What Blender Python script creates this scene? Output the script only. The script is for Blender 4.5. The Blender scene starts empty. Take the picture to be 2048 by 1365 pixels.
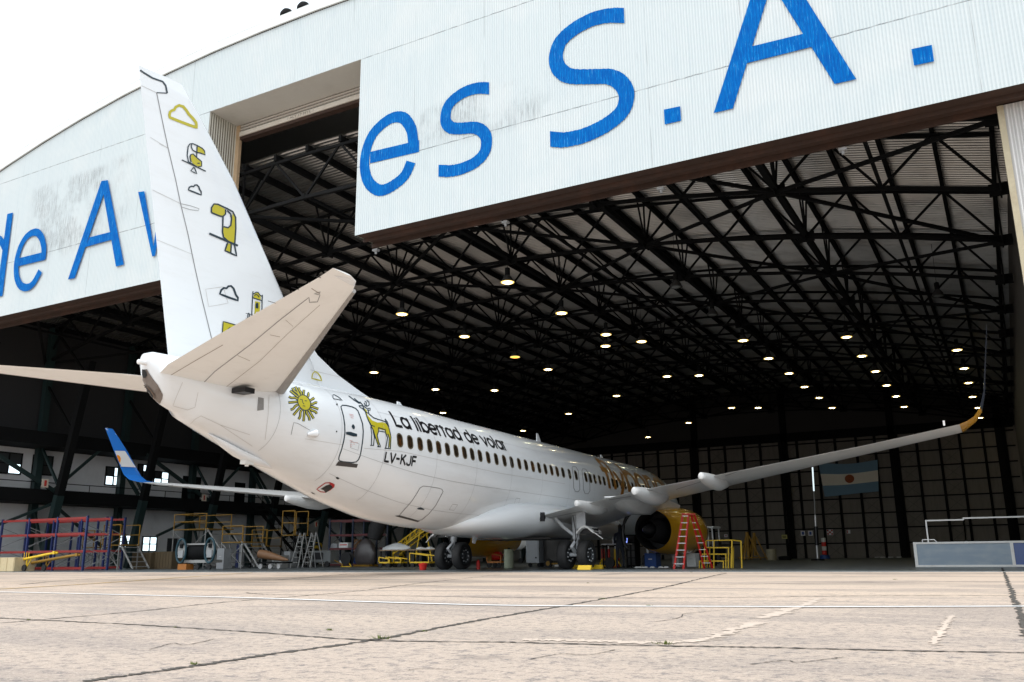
import bpy, math, random
import numpy as np
from mathutils import Vector, Matrix
from mathutils.bvhtree import BVHTree
from mathutils.geometry import tessellate_polygon
random.seed(7)
R = math.radians
S = bpy.context.scene
COL = S.collection

# ---------------------------------------------------------------- camera, sky, sun, exposure
CP = Vector((17.835, -32.149, 0.517)); YAW, PIT, ROL, FPX = R(28.909), R(13.789), R(-0.564), 1757.0
fw = Vector((-math.sin(YAW)*math.cos(PIT), math.cos(YAW)*math.cos(PIT), math.sin(PIT)))
r0 = Vector((math.cos(YAW), math.sin(YAW), 0)); u0 = r0.cross(fw)
rt = r0*math.cos(ROL)+u0*math.sin(ROL); up = -r0*math.sin(ROL)+u0*math.cos(ROL)
cd = bpy.data.cameras.new('camera'); cam = bpy.data.objects.new('camera', cd); COL.objects.link(cam)
m3 = Matrix((rt, up, -fw)).transposed(); cam.matrix_world = Matrix.Translation(CP) @ m3.to_4x4()
cd.sensor_width = 36; cd.lens = FPX/2048*36; cd.clip_start = .05; cd.clip_end = 2000
S.camera = cam
SUN_EL, SUN_AZ = R(64), R(200)      # azimuth measured clockwise from +Y; behind the camera, to the left
W = bpy.data.worlds.new('World'); S.world = W; W.use_nodes = True
nt = W.node_tree; nt.nodes.clear()
o = nt.nodes.new('ShaderNodeOutputWorld'); b1 = nt.nodes.new('ShaderNodeBackground'); b2 = nt.nodes.new('ShaderNodeBackground')
sk = nt.nodes.new('ShaderNodeTexSky'); sk.sky_type = 'NISHITA'; sk.sun_disc = False; sk.sun_elevation = SUN_EL; sk.sun_rotation = SUN_AZ; sk.dust_density = 4
hs = nt.nodes.new('ShaderNodeHueSaturation'); hs.inputs['Saturation'].default_value = .35
ad = nt.nodes.new('ShaderNodeAddShader')
nt.links.new(sk.outputs[0], hs.inputs['Color']); nt.links.new(hs.outputs[0], b1.inputs[0]); b1.inputs[1].default_value = .05
b2.inputs[0].default_value = (.86, .94, 1, 1); b2.inputs[1].default_value = 1.17
nt.links.new(b1.outputs[0], ad.inputs[0]); nt.links.new(b2.outputs[0], ad.inputs[1]); nt.links.new(ad.outputs[0], o.inputs[0])
sl = bpy.data.lights.new('sun', 'SUN'); sl.energy = 1.25; sl.angle = R(35); sl.color = (1, .975, .94)
so = bpy.data.objects.new('sun', sl); COL.objects.link(so)
sd = Vector((math.sin(SUN_AZ)*math.cos(SUN_EL), math.cos(SUN_AZ)*math.cos(SUN_EL), math.sin(SUN_EL)))
so.rotation_euler = sd.to_track_quat('Z', 'Y').to_euler(); so.location = (0, -60, 60)
S.view_settings.view_transform = 'Standard'; S.view_settings.look = 'None'; S.view_settings.exposure = 0.25; S.view_settings.gamma = 1
S.render.engine = 'CYCLES'
try:
    S.cycles.max_bounces = 8; S.cycles.diffuse_bounces = 4; S.cycles.glossy_bounces = 3; S.cycles.sample_clamp_indirect = 6
except Exception: pass

# ---------------------------------------------------------------- measuring: from a photo point (2048 wide) to a real plane
def ray(q): return (rt*((q[0]-1024)/FPX) + up*(-(q[1]-682.5)/FPX) + fw)
def onY(q, y): v = ray(q); return CP + v*((y-CP.y)/v.y)
def onX(q, x): v = ray(q); return CP + v*((x-CP.x)/v.x)
def onZ(q, z=0.): v = ray(q); return CP + v*((z-CP.z)/v.z)
def gx(px, Y): return onY((px, 1138), Y).x
def hz(px, py, Y): return max(onY((px, py), Y).z, .01)

# ---------------------------------------------------------------- mesh builder
class M:
    def __init__(s): s.v = []; s.f = []
    def add(s, v, f):
        n = len(s.v); s.v += [tuple(p) for p in v]; s.f += [tuple(i+n for i in t) for t in f]; return s
    def box(s, c, d, rz=0, tilt=None):
        x, y, z = d[0]/2, d[1]/2, d[2]/2
        P = [Vector((i*x, j*y, k*z)) for k in (-1, 1) for j in (-1, 1) for i in (-1, 1)]
        m = Matrix.Rotation(rz, 3, 'Z')
        if tilt: m = m @ Matrix.Rotation(tilt[1], 3, tilt[0])
        P = [m @ p + Vector(c) for p in P]
        return s.add(P, [(0, 2, 3, 1), (4, 5, 7, 6), (0, 1, 5, 4), (2, 6, 7, 3), (0, 4, 6, 2), (1, 3, 7, 5)])
    def bx(s, a, b): return s.box([(a[i]+b[i])/2 for i in range(3)], [abs(b[i]-a[i]) for i in range(3)])
    def bar(s, a, b, w, h=None):
        a, b = Vector(a), Vector(b); d = b-a
        if d.length < 1e-6: return s
        h = h or w; d.normalize(); u = Vector((0, 0, 1)) if abs(d.z) < .95 else Vector((0, 1, 0))
        p = d.cross(u).normalized()*(w/2); q = p.cross(d).normalized()*(h/2)
        P = [a-p-q, a+p-q, a+p+q, a-p+q, b-p-q, b+p-q, b+p+q, b-p+q]
        return s.add(P, [(0, 1, 2, 3), (7, 6, 5, 4), (0, 4, 5, 1), (1, 5, 6, 2), (2, 6, 7, 3), (3, 7, 4, 0)])
    def tube(s, pts, r, n=8, cap=True):
        pts = [Vector(p) for p in pts]; rs = r if isinstance(r, (list, tuple)) else [r]*len(pts); ring = []
        ref = None
        for i, p in enumerate(pts):
            d = (pts[min(i+1, len(pts)-1)]-pts[max(i-1, 0)]).normalized()
            if ref is None or abs(ref.dot(d)) > .95: ref = Vector((0, 0, 1)) if abs(d.z) < .9 else Vector((0, 1, 0))
            a = d.cross(ref).normalized(); b = a.cross(d)
            ring.append([p + (a*math.cos(2*math.pi*k/n)+b*math.sin(2*math.pi*k/n))*rs[i] for k in range(n)])
        return s.rings(ring, cap)
    def rings(s, ring, cap=True, closed=True):
        n = len(ring[0]); o = len(s.v)
        for r_ in ring: s.v += [tuple(p) for p in r_]
        for i in range(len(ring)-1):
            for k in range(n if closed else n-1):
                k2 = (k+1) % n; s.f.append((o+i*n+k, o+i*n+k2, o+(i+1)*n+k2, o+(i+1)*n+k))
        if cap: s.f.append(tuple(o+k for k in range(n))[::-1]); s.f.append(tuple(o+(len(ring)-1)*n+k for k in range(n)))
        return s
    def lathe(s, c, ax, prof, n=24, cap=False):
        """profile of (distance along axis, radius)"""
        c = Vector(c); ax = Vector(ax).normalized(); ref = Vector((0, 0, 1)) if abs(ax.z) < .9 else Vector((1, 0, 0))
        a = ax.cross(ref).normalized(); b = a.cross(ax)
        return s.rings([[c+ax*t+(a*math.cos(2*math.pi*k/n)+b*math.sin(2*math.pi*k/n))*r for k in range(n)] for t, r in prof], cap)
    def build(s, name, mat, parent=None, smooth=False, bev=0):
        me = bpy.data.meshes.new(name); me.from_pydata(s.v, [], s.f); me.update()
        import bmesh
        bm = bmesh.new(); bm.from_mesh(me); bmesh.ops.recalc_face_normals(bm, faces=bm.faces); bm.to_mesh(me); bm.free()
        me.materials.append(mat)
        o = bpy.data.objects.new(name, me); COL.objects.link(o)
        if parent: o.parent = parent
        if smooth:
            for p in me.polygons: p.use_smooth = True
            md = o.modifiers.new('es', 'EDGE_SPLIT'); md.split_angle = R(smooth if smooth is not True else 40)
        if bev:
            md = o.modifiers.new('bv', 'BEVEL'); md.width = bev; md.segments = 2; md.limit_method = 'ANGLE'
        return o
def tag(o, label=None, cat=None, group=None, kind=None):
    if label: o['label'] = label
    if cat: o['category'] = cat
    if group: o['group'] = group
    if kind: o['kind'] = kind
    return o
def empty(name, loc=(0, 0, 0), label=None, cat=None, group=None):
    o = bpy.data.objects.new(name, None); COL.objects.link(o); o.location = loc; o.empty_display_size = .2
    return tag(o, label, cat, group)
def kids(o): return [c for c in bpy.data.objects if c.parent == o]
def copy_tree(o, parent=None):
    c = o.copy(); COL.objects.link(c); c.parent = parent
    for ch in kids(o): copy_tree(ch, c)
    return c
def catmull(P, n=6, closed=False):
    P = [Vector(p) for p in P]; N = len(P); out = []
    for i in range(N if closed else N-1):
        g = (lambda k: P[k % N]) if closed else (lambda k: P[max(0, min(N-1, k))])
        a, b, c, d = g(i-1), g(i), g(i+1), g(i+2)
        for k in range(n):
            t = k/n; out.append(.5*((2*b)+(c-a)*t+(2*a-5*b+4*c-d)*t*t+(-a+3*b-3*c+d)*t**3))
    if not closed: out.append(P[-1])
    return out

# ---------------------------------------------------------------- materials
def L(c):  # sRGB 0-255 -> linear
    return tuple(((x/255)/12.92 if x/255 <= .04045 else ((x/255+.055)/1.055)**2.4) for x in c)
class Mat:
    def __init__(s, name, col=(.5, .5, .5), rough=.6, metal=0, spec=.5, coat=0):
        s.m = bpy.data.materials.new(name); s.m.use_nodes = True; s.t = s.m.node_tree; s.b = s.t.nodes['Principled BSDF']
        i = s.b.inputs; i['Base Color'].default_value = (*col, 1); i['Roughness'].default_value = rough; i['Metallic'].default_value = metal
        i['Specular IOR Level'].default_value = spec
        if coat: i['Coat Weight'].default_value = coat; i['Coat Roughness'].default_value = .06
        s.col = s.rgb(col)
    def n(s, typ, **k):
        x = s.t.nodes.new('ShaderNode'+typ)
        for a, b in k.items(): setattr(x, a, b)
        return x
    def l(s, a, b): s.t.links.new(a, b)
    def rgb(s, c): x = s.n('RGB'); x.outputs[0].default_value = (*c, 1); return x.outputs[0]
    def coord(s, scale=(1, 1, 1), rot=(0, 0, 0)):
        tc = s.n('TexCoord'); mp = s.n('Mapping'); s.l(tc.outputs['Object'], mp.inputs[0]); mp.inputs['Scale'].default_value = scale; mp.inputs['Rotation'].default_value = rot
        return mp.outputs[0]
    def noise(s, vec, scale, detail=4, rough=.55):
        x = s.n('TexNoise'); s.l(vec, x.inputs['Vector']); x.inputs['Scale'].default_value = scale; x.inputs['Detail'].default_value = detail; x.inputs['Roughness'].default_value = rough
        return x.outputs['Fac']
    def ramp(s, fac, lo, hi, a=0., b=1.):
        x = s.n('MapRange'); x.interpolation_type = 'SMOOTHSTEP'; s.l(fac, x.inputs[0]); x.inputs[1].default_value = lo; x.inputs[2].default_value = hi; x.inputs[3].default_value = a; x.inputs[4].default_value = b
        return x.outputs[0]
    def math(s, op, a, b=None, c=None):
        x = s.n('Math', operation=op)
        for i, v in enumerate((a, b, c)):
            if v is None: continue
            if isinstance(v, (int, float)): x.inputs[i].default_value = v
            else: s.l(v, x.inputs[i])
        return x.outputs[0]
    def mix(s, fac, c1, c2=None):
        """blend current colour towards c1"""
        x = s.n('MixRGB'); 
        if isinstance(fac, (int, float)): x.inputs[0].default_value = fac
        else: s.l(fac, x.inputs[0])
        s.l(s.col, x.inputs[1])
        if isinstance(c1, tuple): x.inputs[2].default_value = (*c1, 1)
        else: s.l(c1, x.inputs[2])
        s.col = x.outputs[0]; return s
    def bump(s, h, strength=.3, dist=.01):
        x = s.n('Bump'); s.l(h, x.inputs['Height']); x.inputs['Strength'].default_value = strength; x.inputs['Distance'].default_value = dist
        s.l(x.outputs[0], s.b.inputs['Normal']); return s
    def done(s): s.l(s.col, s.b.inputs['Base Color']); return s.m
    def xyz(s):
        tc = s.n('TexCoord'); sp = s.n('SeparateXYZ'); s.l(tc.outputs['Object'], sp.inputs[0]); return sp.outputs
_mc = {}
def paint(name, col, rough=.5, metal=0, dirt=.25, dcol=(.05, .04, .03), scale=3, coat=0, spec=.5, bump=0):
    if name in _mc: return _mc[name]
    m = Mat(name, col, rough, metal, spec, coat); v = m.coord()
    if dirt:
        f = m.noise(v, scale, 6, .65); m.mix(m.ramp(f, .45, .8, 0, dirt), dcol)
        f2 = m.noise(v, scale*7, 3); m.mix(m.ramp(f2, .5, .8, 0, dirt*.5), tuple(min(1, c*1.5+.02) for c in col))
    if bump: m.bump(m.noise(v, scale*12, 4), bump, .01)
    _mc[name] = m.done(); return _mc[name]
def emis(name, col, st):
    if name in _mc: return _mc[name]
    m = Mat(name, col); m.b.inputs['Emission Color'].default_value = (*col, 1); m.b.inputs['Emission Strength'].default_value = st; _mc[name] = m.done(); return _mc[name]

white_ac = Mat('aircraft_white', (.81, .84, .865), .22, 0, .5, .6)
_v = white_ac.coord((1, 1, 1)); _n = white_ac.noise(white_ac.coord((.6, .25, 1.4)), 1.6, 6, .7)
white_ac.mix(white_ac.ramp(_n, .45, .85, 0, .16), (.45, .40, .33))
_n = white_ac.noise(white_ac.coord((3, .4, 3)), 3, 5, .7); white_ac.mix(white_ac.ramp(_n, .55, .85, 0, .12), (.40, .37, .33))
white_ac.bump(white_ac.noise(_v, 1.3, 2), .05, .02)
white_ac = white_ac.done()
tail_grey = paint('stabiliser_grey', (.86, .865, .85), .5, 0, .12, (.3, .26, .2), 1.5)
wing_grey = paint('wing_grey', (.66, .67, .67), .3, 0, .18, (.2, .19, .17), 1.2, .3)
bare = paint('bare_metal', (.55, .55, .56), .3, .8, .15)
le_metal = paint('polished_edge', (.62, .63, .65), .25, .7, .1)
yellow_ac = paint('aircraft_yellow', (.68, .34, .01), .25, 0, .1, (.2, .1, .01), 1, .6)
ink_yellow = paint('livery_yellow', (.50, .44, .02), .4, 0, 0)
ink_dark = paint('livery_navy', (.012, .03, .045), .4, 0, 0)
ink_black = paint('livery_black', (.006, .006, .008), .4, 0, 0)
ink_line = paint('panel_line', (.23, .23, .24), .5, 0, 0)
ink_faint = paint('panel_line_faint', (.50, .49, .48), .5, 0, 0)
ink_red = paint('livery_red', (.45, .01, .015), .4, 0, 0)
ink_pink = paint('stencil_pink', (.65, .42, .42), .4, 0, 0)
ink_gold = paint('livery_gold', (.34, .14, .008), .35, 0, 0)
black = paint('black_rubber', (.012, .012, .013), .75, 0, .4, (.05, .045, .04), 6)
dark = paint('dark_steel', (.0045, .005, .0055), .85, 0, .3, (.012, .010, .009), spec=.2)
dgreen = paint('green_steel', (.012, .030, .030), .55, 0, .3, (.02, .015, .01))
strut_w = paint('gear_grey', (.5, .52, .54), .35, 0, .25, (.1, .09, .08), 6)
blue_ac = paint('flag_blue', (.02, .16, .55), .25, 0, 0, coat=.5)
flagw = paint('flag_white', (.62, .62, .62), .3, 0, 0)
orange = paint('flag_orange', (.75, .24, .01), .3, 0, 0)
yel = paint('equipment_yellow', (.30, .16, .012), .6, 0, .5)
yel2 = paint('bright_yellow', (.80, .52, .02), .5, 0, .2)
redp = paint('ladder_red', (.62, .02, .012), .45, 0, .2)
rackred = paint('rack_red', (.24, .010, .008), .6, 0, .5)
rackblue = paint('rack_blue', (.006, .02, .11), .6, 0, .5)
whitep = paint('white_enamel', (.72, .72, .70), .5, 0, .25, (.25, .2, .15))
greyp = paint('grey_enamel', (.32, .33, .34), .5, 0, .3)
wood = paint('pine_wood', (.62, .50, .30), .8, 0, .3, (.3, .2, .1), 5)
darkwood = paint('dark_wood', (.10, .07, .035), .8, 0, .5)
alu = paint('aluminium', (.6, .6, .6), .35, .6, .2)
brownp = paint('tan_fairing', (.20, .10, .045), .55, 0, .3)
plastic = Mat('clear_wrap', (.6, .62, .62), .12, 0, .8); plastic.bump(plastic.noise(plastic.coord(), 14, 5), 1, .05); plastic = plastic.done()
bluep = paint('blue_bin', (.01, .06, .25), .5, 0, .2)
teal = paint('teal_rubber', (.01, .05, .07), .5, 0, .2)

# ---------------------------------------------------------------- ground
g = Mat('apron_concrete', (.58, .46, .365), .85, 0, .25)
v = g.coord()
yy = g.xyz()[1]
near = g.ramp(yy, -19, -26.5, 0, 1)              # the slabs nearest the road are older and rougher
big = g.noise(g.coord((.35, 1.1, 1), (0, 0, R(12))), .55, 5, .65)
g.mix(g.ramp(big, .46, .57, 0, .8), (.36, .295, .25))
g.mix(g.ramp(g.noise(g.coord((.10, .45, 1)), 1.0, 4, .6), .5, .66, 0, .5), (.62, .49, .375))
g.mix(g.math('MULTIPLY', near, .4), (.38, .32, .285))
fine = g.noise(v, 11, 8, .85)
g.mix(g.math('MULTIPLY', g.ramp(fine, .49, .60, 0, .9), g.ramp(yy, -12, -26, .25, 1)), (.19, .17, .165))
f2 = g.noise(v, 27, 6, .8); g.mix(g.math('MULTIPLY', g.ramp(f2, .52, .64, 0, .7), g.ramp(yy, -12, -26, .3, 1)), (.68, .57, .47))
f3 = g.noise(v, 70, 5, .8); g.mix(g.math('MULTIPLY', g.ramp(f3, .54, .66, 0, .75), near), (.10, .095, .095))
tyre = g.math('ABSOLUTE', g.math('SUBTRACT', g.math('ADD', g.xyz()[0], g.math('MULTIPLY', g.noise(g.coord((.1, .1, 1)), 1, 2), 3)), 9.0)); g.mix(g.math('MULTIPLY', g.ramp(tyre, .5, .1), g.ramp(g.noise(g.coord((1, .2, 1)), 1.4, 4), .45, .62, 0, .4)), (.16, .145, .14))
oil = g.noise(v, .8, 3, .5); g.mix(g.ramp(oil, .66, .73, 0, .55), (.15, .13, .12))
g.bump(g.math('ADD', f3, fine), .5, .012)
apron_mat = g.done()
apron = M().add([(-900, -900, 0), (900, -900, 0), (900, 900, 0), (-900, 900, 0)], [(0, 1, 2, 3)]).build('apron', apron_mat)
tag(apron, 'pale beige concrete apron of worn slabs in front of the hangar', 'ground', kind='structure')
fl = Mat('hangar_floor_paint', (.13, .15, .16), .35, 0, .4); v = fl.coord()
fl.mix(fl.ramp(fl.noise(v, .6, 6, .7), .45, .8, 0, .5), (.10, .105, .11)); fl.bump(fl.noise(v, 20, 3), .1, .01)
hf = M().add([(-38.3, -4.9, .004), (19.5, -4.9, .004), (19.5, 74.2, .004), (-38.3, 74.2, .004)], [(0, 1, 2, 3)]).build('hangar_floor', fl.done())
tag(hf, 'smooth grey painted hangar floor behind the door line', 'floor', kind='structure')

def ground_ribbon(px, w, z, jag=0., n=8, smooth=True):
    P = [onZ(q, 0.) for q in px]; P = catmull(P, n) if smooth else P
    m = M(); Lp = []; Rp = []
    for i, p in enumerate(P):
        d = (P[min(i+1, len(P)-1)]-P[max(i-1, 0)]); d.z = 0; d.normalize(); nrm = Vector((-d.y, d.x, 0))
        ww = w*(1+jag*random.uniform(-1, 1)); off = nrm*(w*jag*random.uniform(-.7, .7))
        Lp.append(p+nrm*ww/2+off); Rp.append(p-nrm*ww/2+off)
    for p in Lp+Rp: p.z = z
    k = len(P); m.add(Lp+Rp, [(i, i+1, k+i+1, k+i) for i in range(k-1)]); return m
JC = [([(1060, 1320), (1120, 1309), (1175, 1311), (1230, 1301)], .010), ([(300, 1300), (345, 1288), (372, 1291), (430, 1279)], .009), ([(1500, 1330), (1570, 1322), (1600, 1326), (1690, 1315)], .010), ([(815, 1342), (850, 1338), (905, 1341)], .008), ([(1310, 1245), (1360, 1236), (1372, 1228), (1440, 1222)], .010), ([(560, 1226), (640, 1221), (700, 1224)], .010)]
joint_mat = paint('joint_filler', (.07, .06, .05), .9, 0, .4, (.16, .13, .10), 9)
JO = [
 ([(-60, 1252), (80, 1240.5), (280, 1223), (440, 1206), (625, 1191), (740, 1180), (850, 1166), (1000, 1150)], .035),
 ([(165, 1364), (300, 1346), (390, 1333), (545, 1309), (740, 1282), (900, 1252), (1024, 1230), (1204, 1199), (1334, 1174), (1410, 1156), (1452, 1147)], .05),
 ([(-80, 1233), (0, 1237), (80, 1241), (280, 1251), (500, 1265), (740, 1281.5), (1024, 1286), (1274, 1292), (1524, 1296), (1824, 1303), (2070, 1307)], .035),
 ([(490, 1186), (550, 1190), (780, 1192), (1024, 1196), (1294, 1196.5), (1524, 1195), (1759, 1192), (2026, 1192), (2070, 1195)], .04),
 ([(700, 1171), (1024, 1173), (1294, 1172), (1500, 1169), (1714, 1166), (2010, 1164)], .04),
 ([(2004, 1136), (2010, 1150), (2016, 1165), (2026, 1192), (2036, 1215), (2048, 1245), (2058, 1275)], .055),
 ([(40, 1170), (150, 1160), (330, 1150), (420, 1146)], .05), ([(455, 1164), (560, 1160), (700, 1148)], .05),
]
for px, w in JO: ground_ribbon(px, w, .004, .55, 26).build('slab_joint', joint_mat, apron)
for px, w in JC: ground_ribbon(px, w, .0038, .6, 14).build('crack', joint_mat, apron)
pat = Mat('cement_patch', (.64, .53, .44), .9); pat.mix(pat.ramp(pat.noise(pat.coord(), 5, 5, .7), .36, .50, .25, 1), (.55, .45, .37)); pat = pat.done()
for px, w in [([(1045, 1281), (1160, 1282), (1290, 1286), (1400, 1281), (1455, 1266), (1510, 1246)], .10), ([(1520, 1238), (1575, 1222), (1640, 1198)], .11), ([(1868, 1291), (1880, 1268), (1893, 1246), (1906, 1232)], .045)]:
    ground_ribbon(px, w*1.1, .0035, .6, 26).build('cement_patch', pat, apron)
wl = Mat('white_road_paint', (.86, .86, .85), .7); wl.mix(wl.ramp(wl.noise(wl.coord(), 8, 5, .8), .55, .75, 0, .4), (.5, .44, .38)); wl = wl.done()
o = ground_ribbon([(-120, 1182), (0, 1185), (256, 1191), (512, 1197.5), (768, 1206), (1024, 1212.5), (1400, 1214.5), (1700, 1215), (2090, 1214)], .11, .008).build('white_line', wl)
tag(o, 'long thin white painted line across the concrete', 'marking', kind='structure')
yl = Mat('worn_yellow_paint', (.62, .40, .12), .8); yl.mix(yl.ramp(yl.noise(yl.coord(), 3, 6, .8), .42, .6, 0, .8), (.48, .40, .33)); yl = yl.done()
o = ground_ribbon([(-80, 1184), (0, 1179), (137, 1171), (275, 1162), (400, 1153), (505, 1146)], .16, .007).build('yellow_line', yl)
tag(o, 'faded yellow taxi line running towards the hangar door', 'marking', kind='structure')
o = M().bx((-38, -5.12, .0), (19.3, -4.93, .012)).build('door_track', paint('rail_steel', (.5, .5, .48), .5, .5, .3)); tag(o, 'pale steel door rail set in the ground along the hangar opening', 'door rail', kind='structure')
# weeds in the joints
wm = paint('weed_green', (.10, .13, .02), .8, 0, .3, (.25, .18, .08), 9)
WD = [(762, 1279, 1), (658, 1262, .5), (1328, 1290, .8), (390, 1331, .5), (1206, 1199, .6), (1298, 1213, .5), (850, 1264, .35), (1790, 1160, .5), (1382, 1145.5, .6), (56, 1241, .4), (350, 1256, .3), (1176, 1167, .4)]
WL_ = ['low green weed tuft at the slab corner, largest of the weeds', 'small weed standing alone left of the slab corner', 'dry brownish weed on the long front joint', 'tiny weed sprout low on the front left joint', 'small weed where two far joints meet', 'weed speck growing just on the white line', 'tiny weed on the diagonal joint right of the tuft', 'green weed in front of the far right apron', 'weed at the door line below the red stepladder', 'weed at the far left joint crossing', 'tiny weed on the front left joint line', 'weed speck right of the middle under the wing']
for (x, y, sc), lb in zip(WD, WL_):
    c = onZ((x, y)); m = M()
    for k in range(34):
        a = random.uniform(0, 6.28); r_ = random.uniform(0, .07)*sc; h = random.uniform(.02, .07)*sc; le = random.uniform(.02, .08)*sc
        p = Vector((r_*math.cos(a)*2, r_*math.sin(a)*.5, 0)); q = p+Vector((math.cos(a)*le, math.sin(a)*le*.5, h)); s_ = Vector((-math.sin(a), math.cos(a), 0))*.006
        m.add([p-s_, p+s_, q], [(0, 1, 2)])
    o = m.build('weed', wm); o.location = (c.x, c.y, .003); tag(o, lb, 'weed', 'weeds in the slab joints'); o.scale = (.62, .62, .5)

# ---------------------------------------------------------------- hangar
XC, YF, XL, XR, YR = -9.3, -5.0, -38.0, 19.4, 74.0
ZD = 13.62
def rooftop(x): return 25.62 - .0057*max(abs(x-XC)-1.0, 0)**2
def inroof(x): return 19.95-.0043*(x-XC)**2
hangar = empty('hangar', (XC, 0, 0), 'huge arched aircraft hangar with white corrugated front and open door', 'hangar')
hangar.location = (0, 0, 0)
# white corrugated facade
fa = Mat('facade_sheet', (.61, .675, .69), .5, 0, .4)
X, Y_, Z_ = fa.xyz()
vx = fa.n('TexCoord').outputs['Object']
sheet = fa.n('TexWhiteNoise', noise_dimensions='1D'); fa.l(fa.math('FLOOR', fa.math('MULTIPLY', X, 1.15)), sheet.inputs['W'])
fa.mix(fa.ramp(sheet.outputs['Value'], 0, 1, 0, .35), (.60, .66, .68))
st = fa.noise(fa.coord((9, 1, .22)), 1.2, 6, .7); fa.mix(fa.ramp(st, .48, .7, 0, .5), (.48, .57, .61))
bl = fa.noise(fa.coord((1, 1, 1)), .5, 3); fa.mix(fa.ramp(bl, .45, .7, 0, .3), (.74, .75, .74))
def region(m, x0, x1, z0, z1, s=.8):
    a = m.math('MULTIPLY', m.ramp(X, x0-s, x0+s), m.ramp(X, x1+s, x1-s)); b = m.math('MULTIPLY', m.ramp(Z_, z0-s, z0+s), m.ramp(Z_, z1+s*.3, z1-s*.3)); return m.math('MULTIPLY', a, b)
sv = fa.noise(fa.coord((22, 1, .8)), 1, 7, .85); blob = fa.noise(fa.coord((1, 1, 1)), .55, 4, .6)
rg = fa.math('MAXIMUM', region(fa, -27.5, -21.5, 16.5, 20.8), fa.math('MULTIPLY', region(fa, -1.5, 4.5, 16.7, 18.6, .5), .8))
rg = fa.math('MAXIMUM', rg, fa.math('MULTIPLY', region(fa, -21, -19.5, 17, 21), .6))
fa.mix(fa.math('MULTIPLY', rg, fa.math('MULTIPLY', fa.ramp(sv, .44, .60, 0, .8), fa.ramp(blob, .36, .58))), (.10, .10, .105))
rv = fa.noise(fa.coord((14, 1, .35)), 1, 6, .8); fa.mix(fa.math('MULTIPLY', fa.ramp(rv, .62, .70, 0, .55), fa.ramp(fa.noise(fa.coord((.3, 1, .4)), 1, 3), .45, .6)), (.18, .19, .19))
for z0 in (16.7, 21.85):
    d = fa.math('ABSOLUTE', fa.math('SUBTRACT', fa.math('ADD', Z_, fa.math('MULTIPLY', fa.noise(fa.coord((3, 1, 0)), 1, 2), .06)), z0+.03))
    fa.mix(fa.math('MULTIPLY', fa.ramp(d, .03, .012), fa.ramp(fa.noise(fa.coord((2.5, 1, 1)), 1, 3), .35, .6, .35, .9)), (.16, .18, .19))
vl = fa.math('ABSOLUTE', fa.math('SUBTRACT', fa.math('FRACT', fa.math('MULTIPLY', X, 1/3.4)), .5))
fa.mix(fa.math('MULTIPLY', fa.ramp(vl, .006, .002), fa.ramp(fa.noise(fa.coord((.7, 1, .3)), 1, 3), .45, .6, 0, .6)), (.2, .22, .23))
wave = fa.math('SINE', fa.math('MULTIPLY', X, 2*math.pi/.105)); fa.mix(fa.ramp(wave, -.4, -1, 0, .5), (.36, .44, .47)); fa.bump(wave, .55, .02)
facade_mat = fa.done()
NX0, NX1, NZ = -13.95, -4.62, 21.86
m = M()
def strip(m, x0, x1, zf, y, n):
    xs = np.linspace(x0, x1, n+1)
    for a, b in zip(xs[:-1], xs[1:]):
        m.add([(a, y, zf), (b, y, zf), (b, y, rooftop(b)), (a, y, rooftop(a))], [(0, 1, 2, 3)])
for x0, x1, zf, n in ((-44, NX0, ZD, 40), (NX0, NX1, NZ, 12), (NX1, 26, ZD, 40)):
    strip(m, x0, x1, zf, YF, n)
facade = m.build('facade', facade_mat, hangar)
# inner skin of the facade, its notch cheeks and soffit
back = paint('inner_sheet', (.22, .22, .21), .7, 0, .3)
m = M()
for x0, x1, zf, n in ((-44, NX0-.02, ZD+.3, 20), (NX0, NX1, NZ+.1, 6), (NX1+.02, 26, ZD+.3, 20)): strip(m, x0, x1, zf, YF+.14, n)
m.build('facade_lining', back, hangar)
ch = Mat('notch_sheet', (.62, .60, .52), .6); Y2 = ch.xyz()[1]; w2 = ch.math('SINE', ch.math('MULTIPLY', Y2, 2*math.pi/.15)); ch.mix(ch.ramp(w2, .2, -1, 0, .6), (.30, .27, .20)); ch.bump(w2, 1, .04)
ch = ch.done()
m = M(); m.bx((NX0-.05, YF+.01, ZD), (NX0, YF+1.75, NZ)); m.build('notch_cheek', ch, hangar)
m = M(); m.bx((NX1, YF+.01, ZD), (NX1+.05, YF+1.75, NZ)); m.build('notch_cheek', ch, hangar)
so_ = paint('soffit_board', (.55, .54, .50), .8, 0, .2, (.25, .22, .18), .7)
M().bx((NX0, YF+.01, NZ+.005), (NX1, YF+2.2, NZ+.06)).build('notch_soffit', so_, hangar)
sh = Mat('shutter_slats', (.66, .63, .58), .6); Z3 = sh.xyz()[2]; w3 = sh.math('SINE', sh.math('MULTIPLY', Z3, 2*math.pi/.16)); sh.mix(sh.ramp(w3, 0, -1, 0, .7), (.33, .29, .24)); sh.bump(w3, 1, .05)
shm = sh.done()
ys = YF+1.78
NS = 21.22
o = M().bx((NX0+.02, ys, NS+.22), (NX1-.02, ys+.12, NZ-.0)).build('roller_shutter', shm, hangar)
M().bx((NX0+.25, ys-.06, NS), (NX1-.02, ys+.2, NS+.215)).build('shutter_beam', paint('beam_cream', (.66, .62, .55), .6, 0, .3, (.3, .2, .12), 2), o)
M().bx((NX0+.0, ys-.04, ZD), (NX0+.24, ys+.14, NZ-.02)).build('shutter_guide', paint('rust_cream', (.50, .36, .22), .7, 0, .4, (.2, .1, .05), 2), o)
rust = paint('rusty_steel', (.040, .020, .013), .8, 0, .6, (.10, .04, .022), 1.0, bump=.3)
M().bx((NX0+.25, ys+.0, NS-.16), (NX1, ys+.35, NS-.003)).build('shutter_rail', rust, o)
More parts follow.
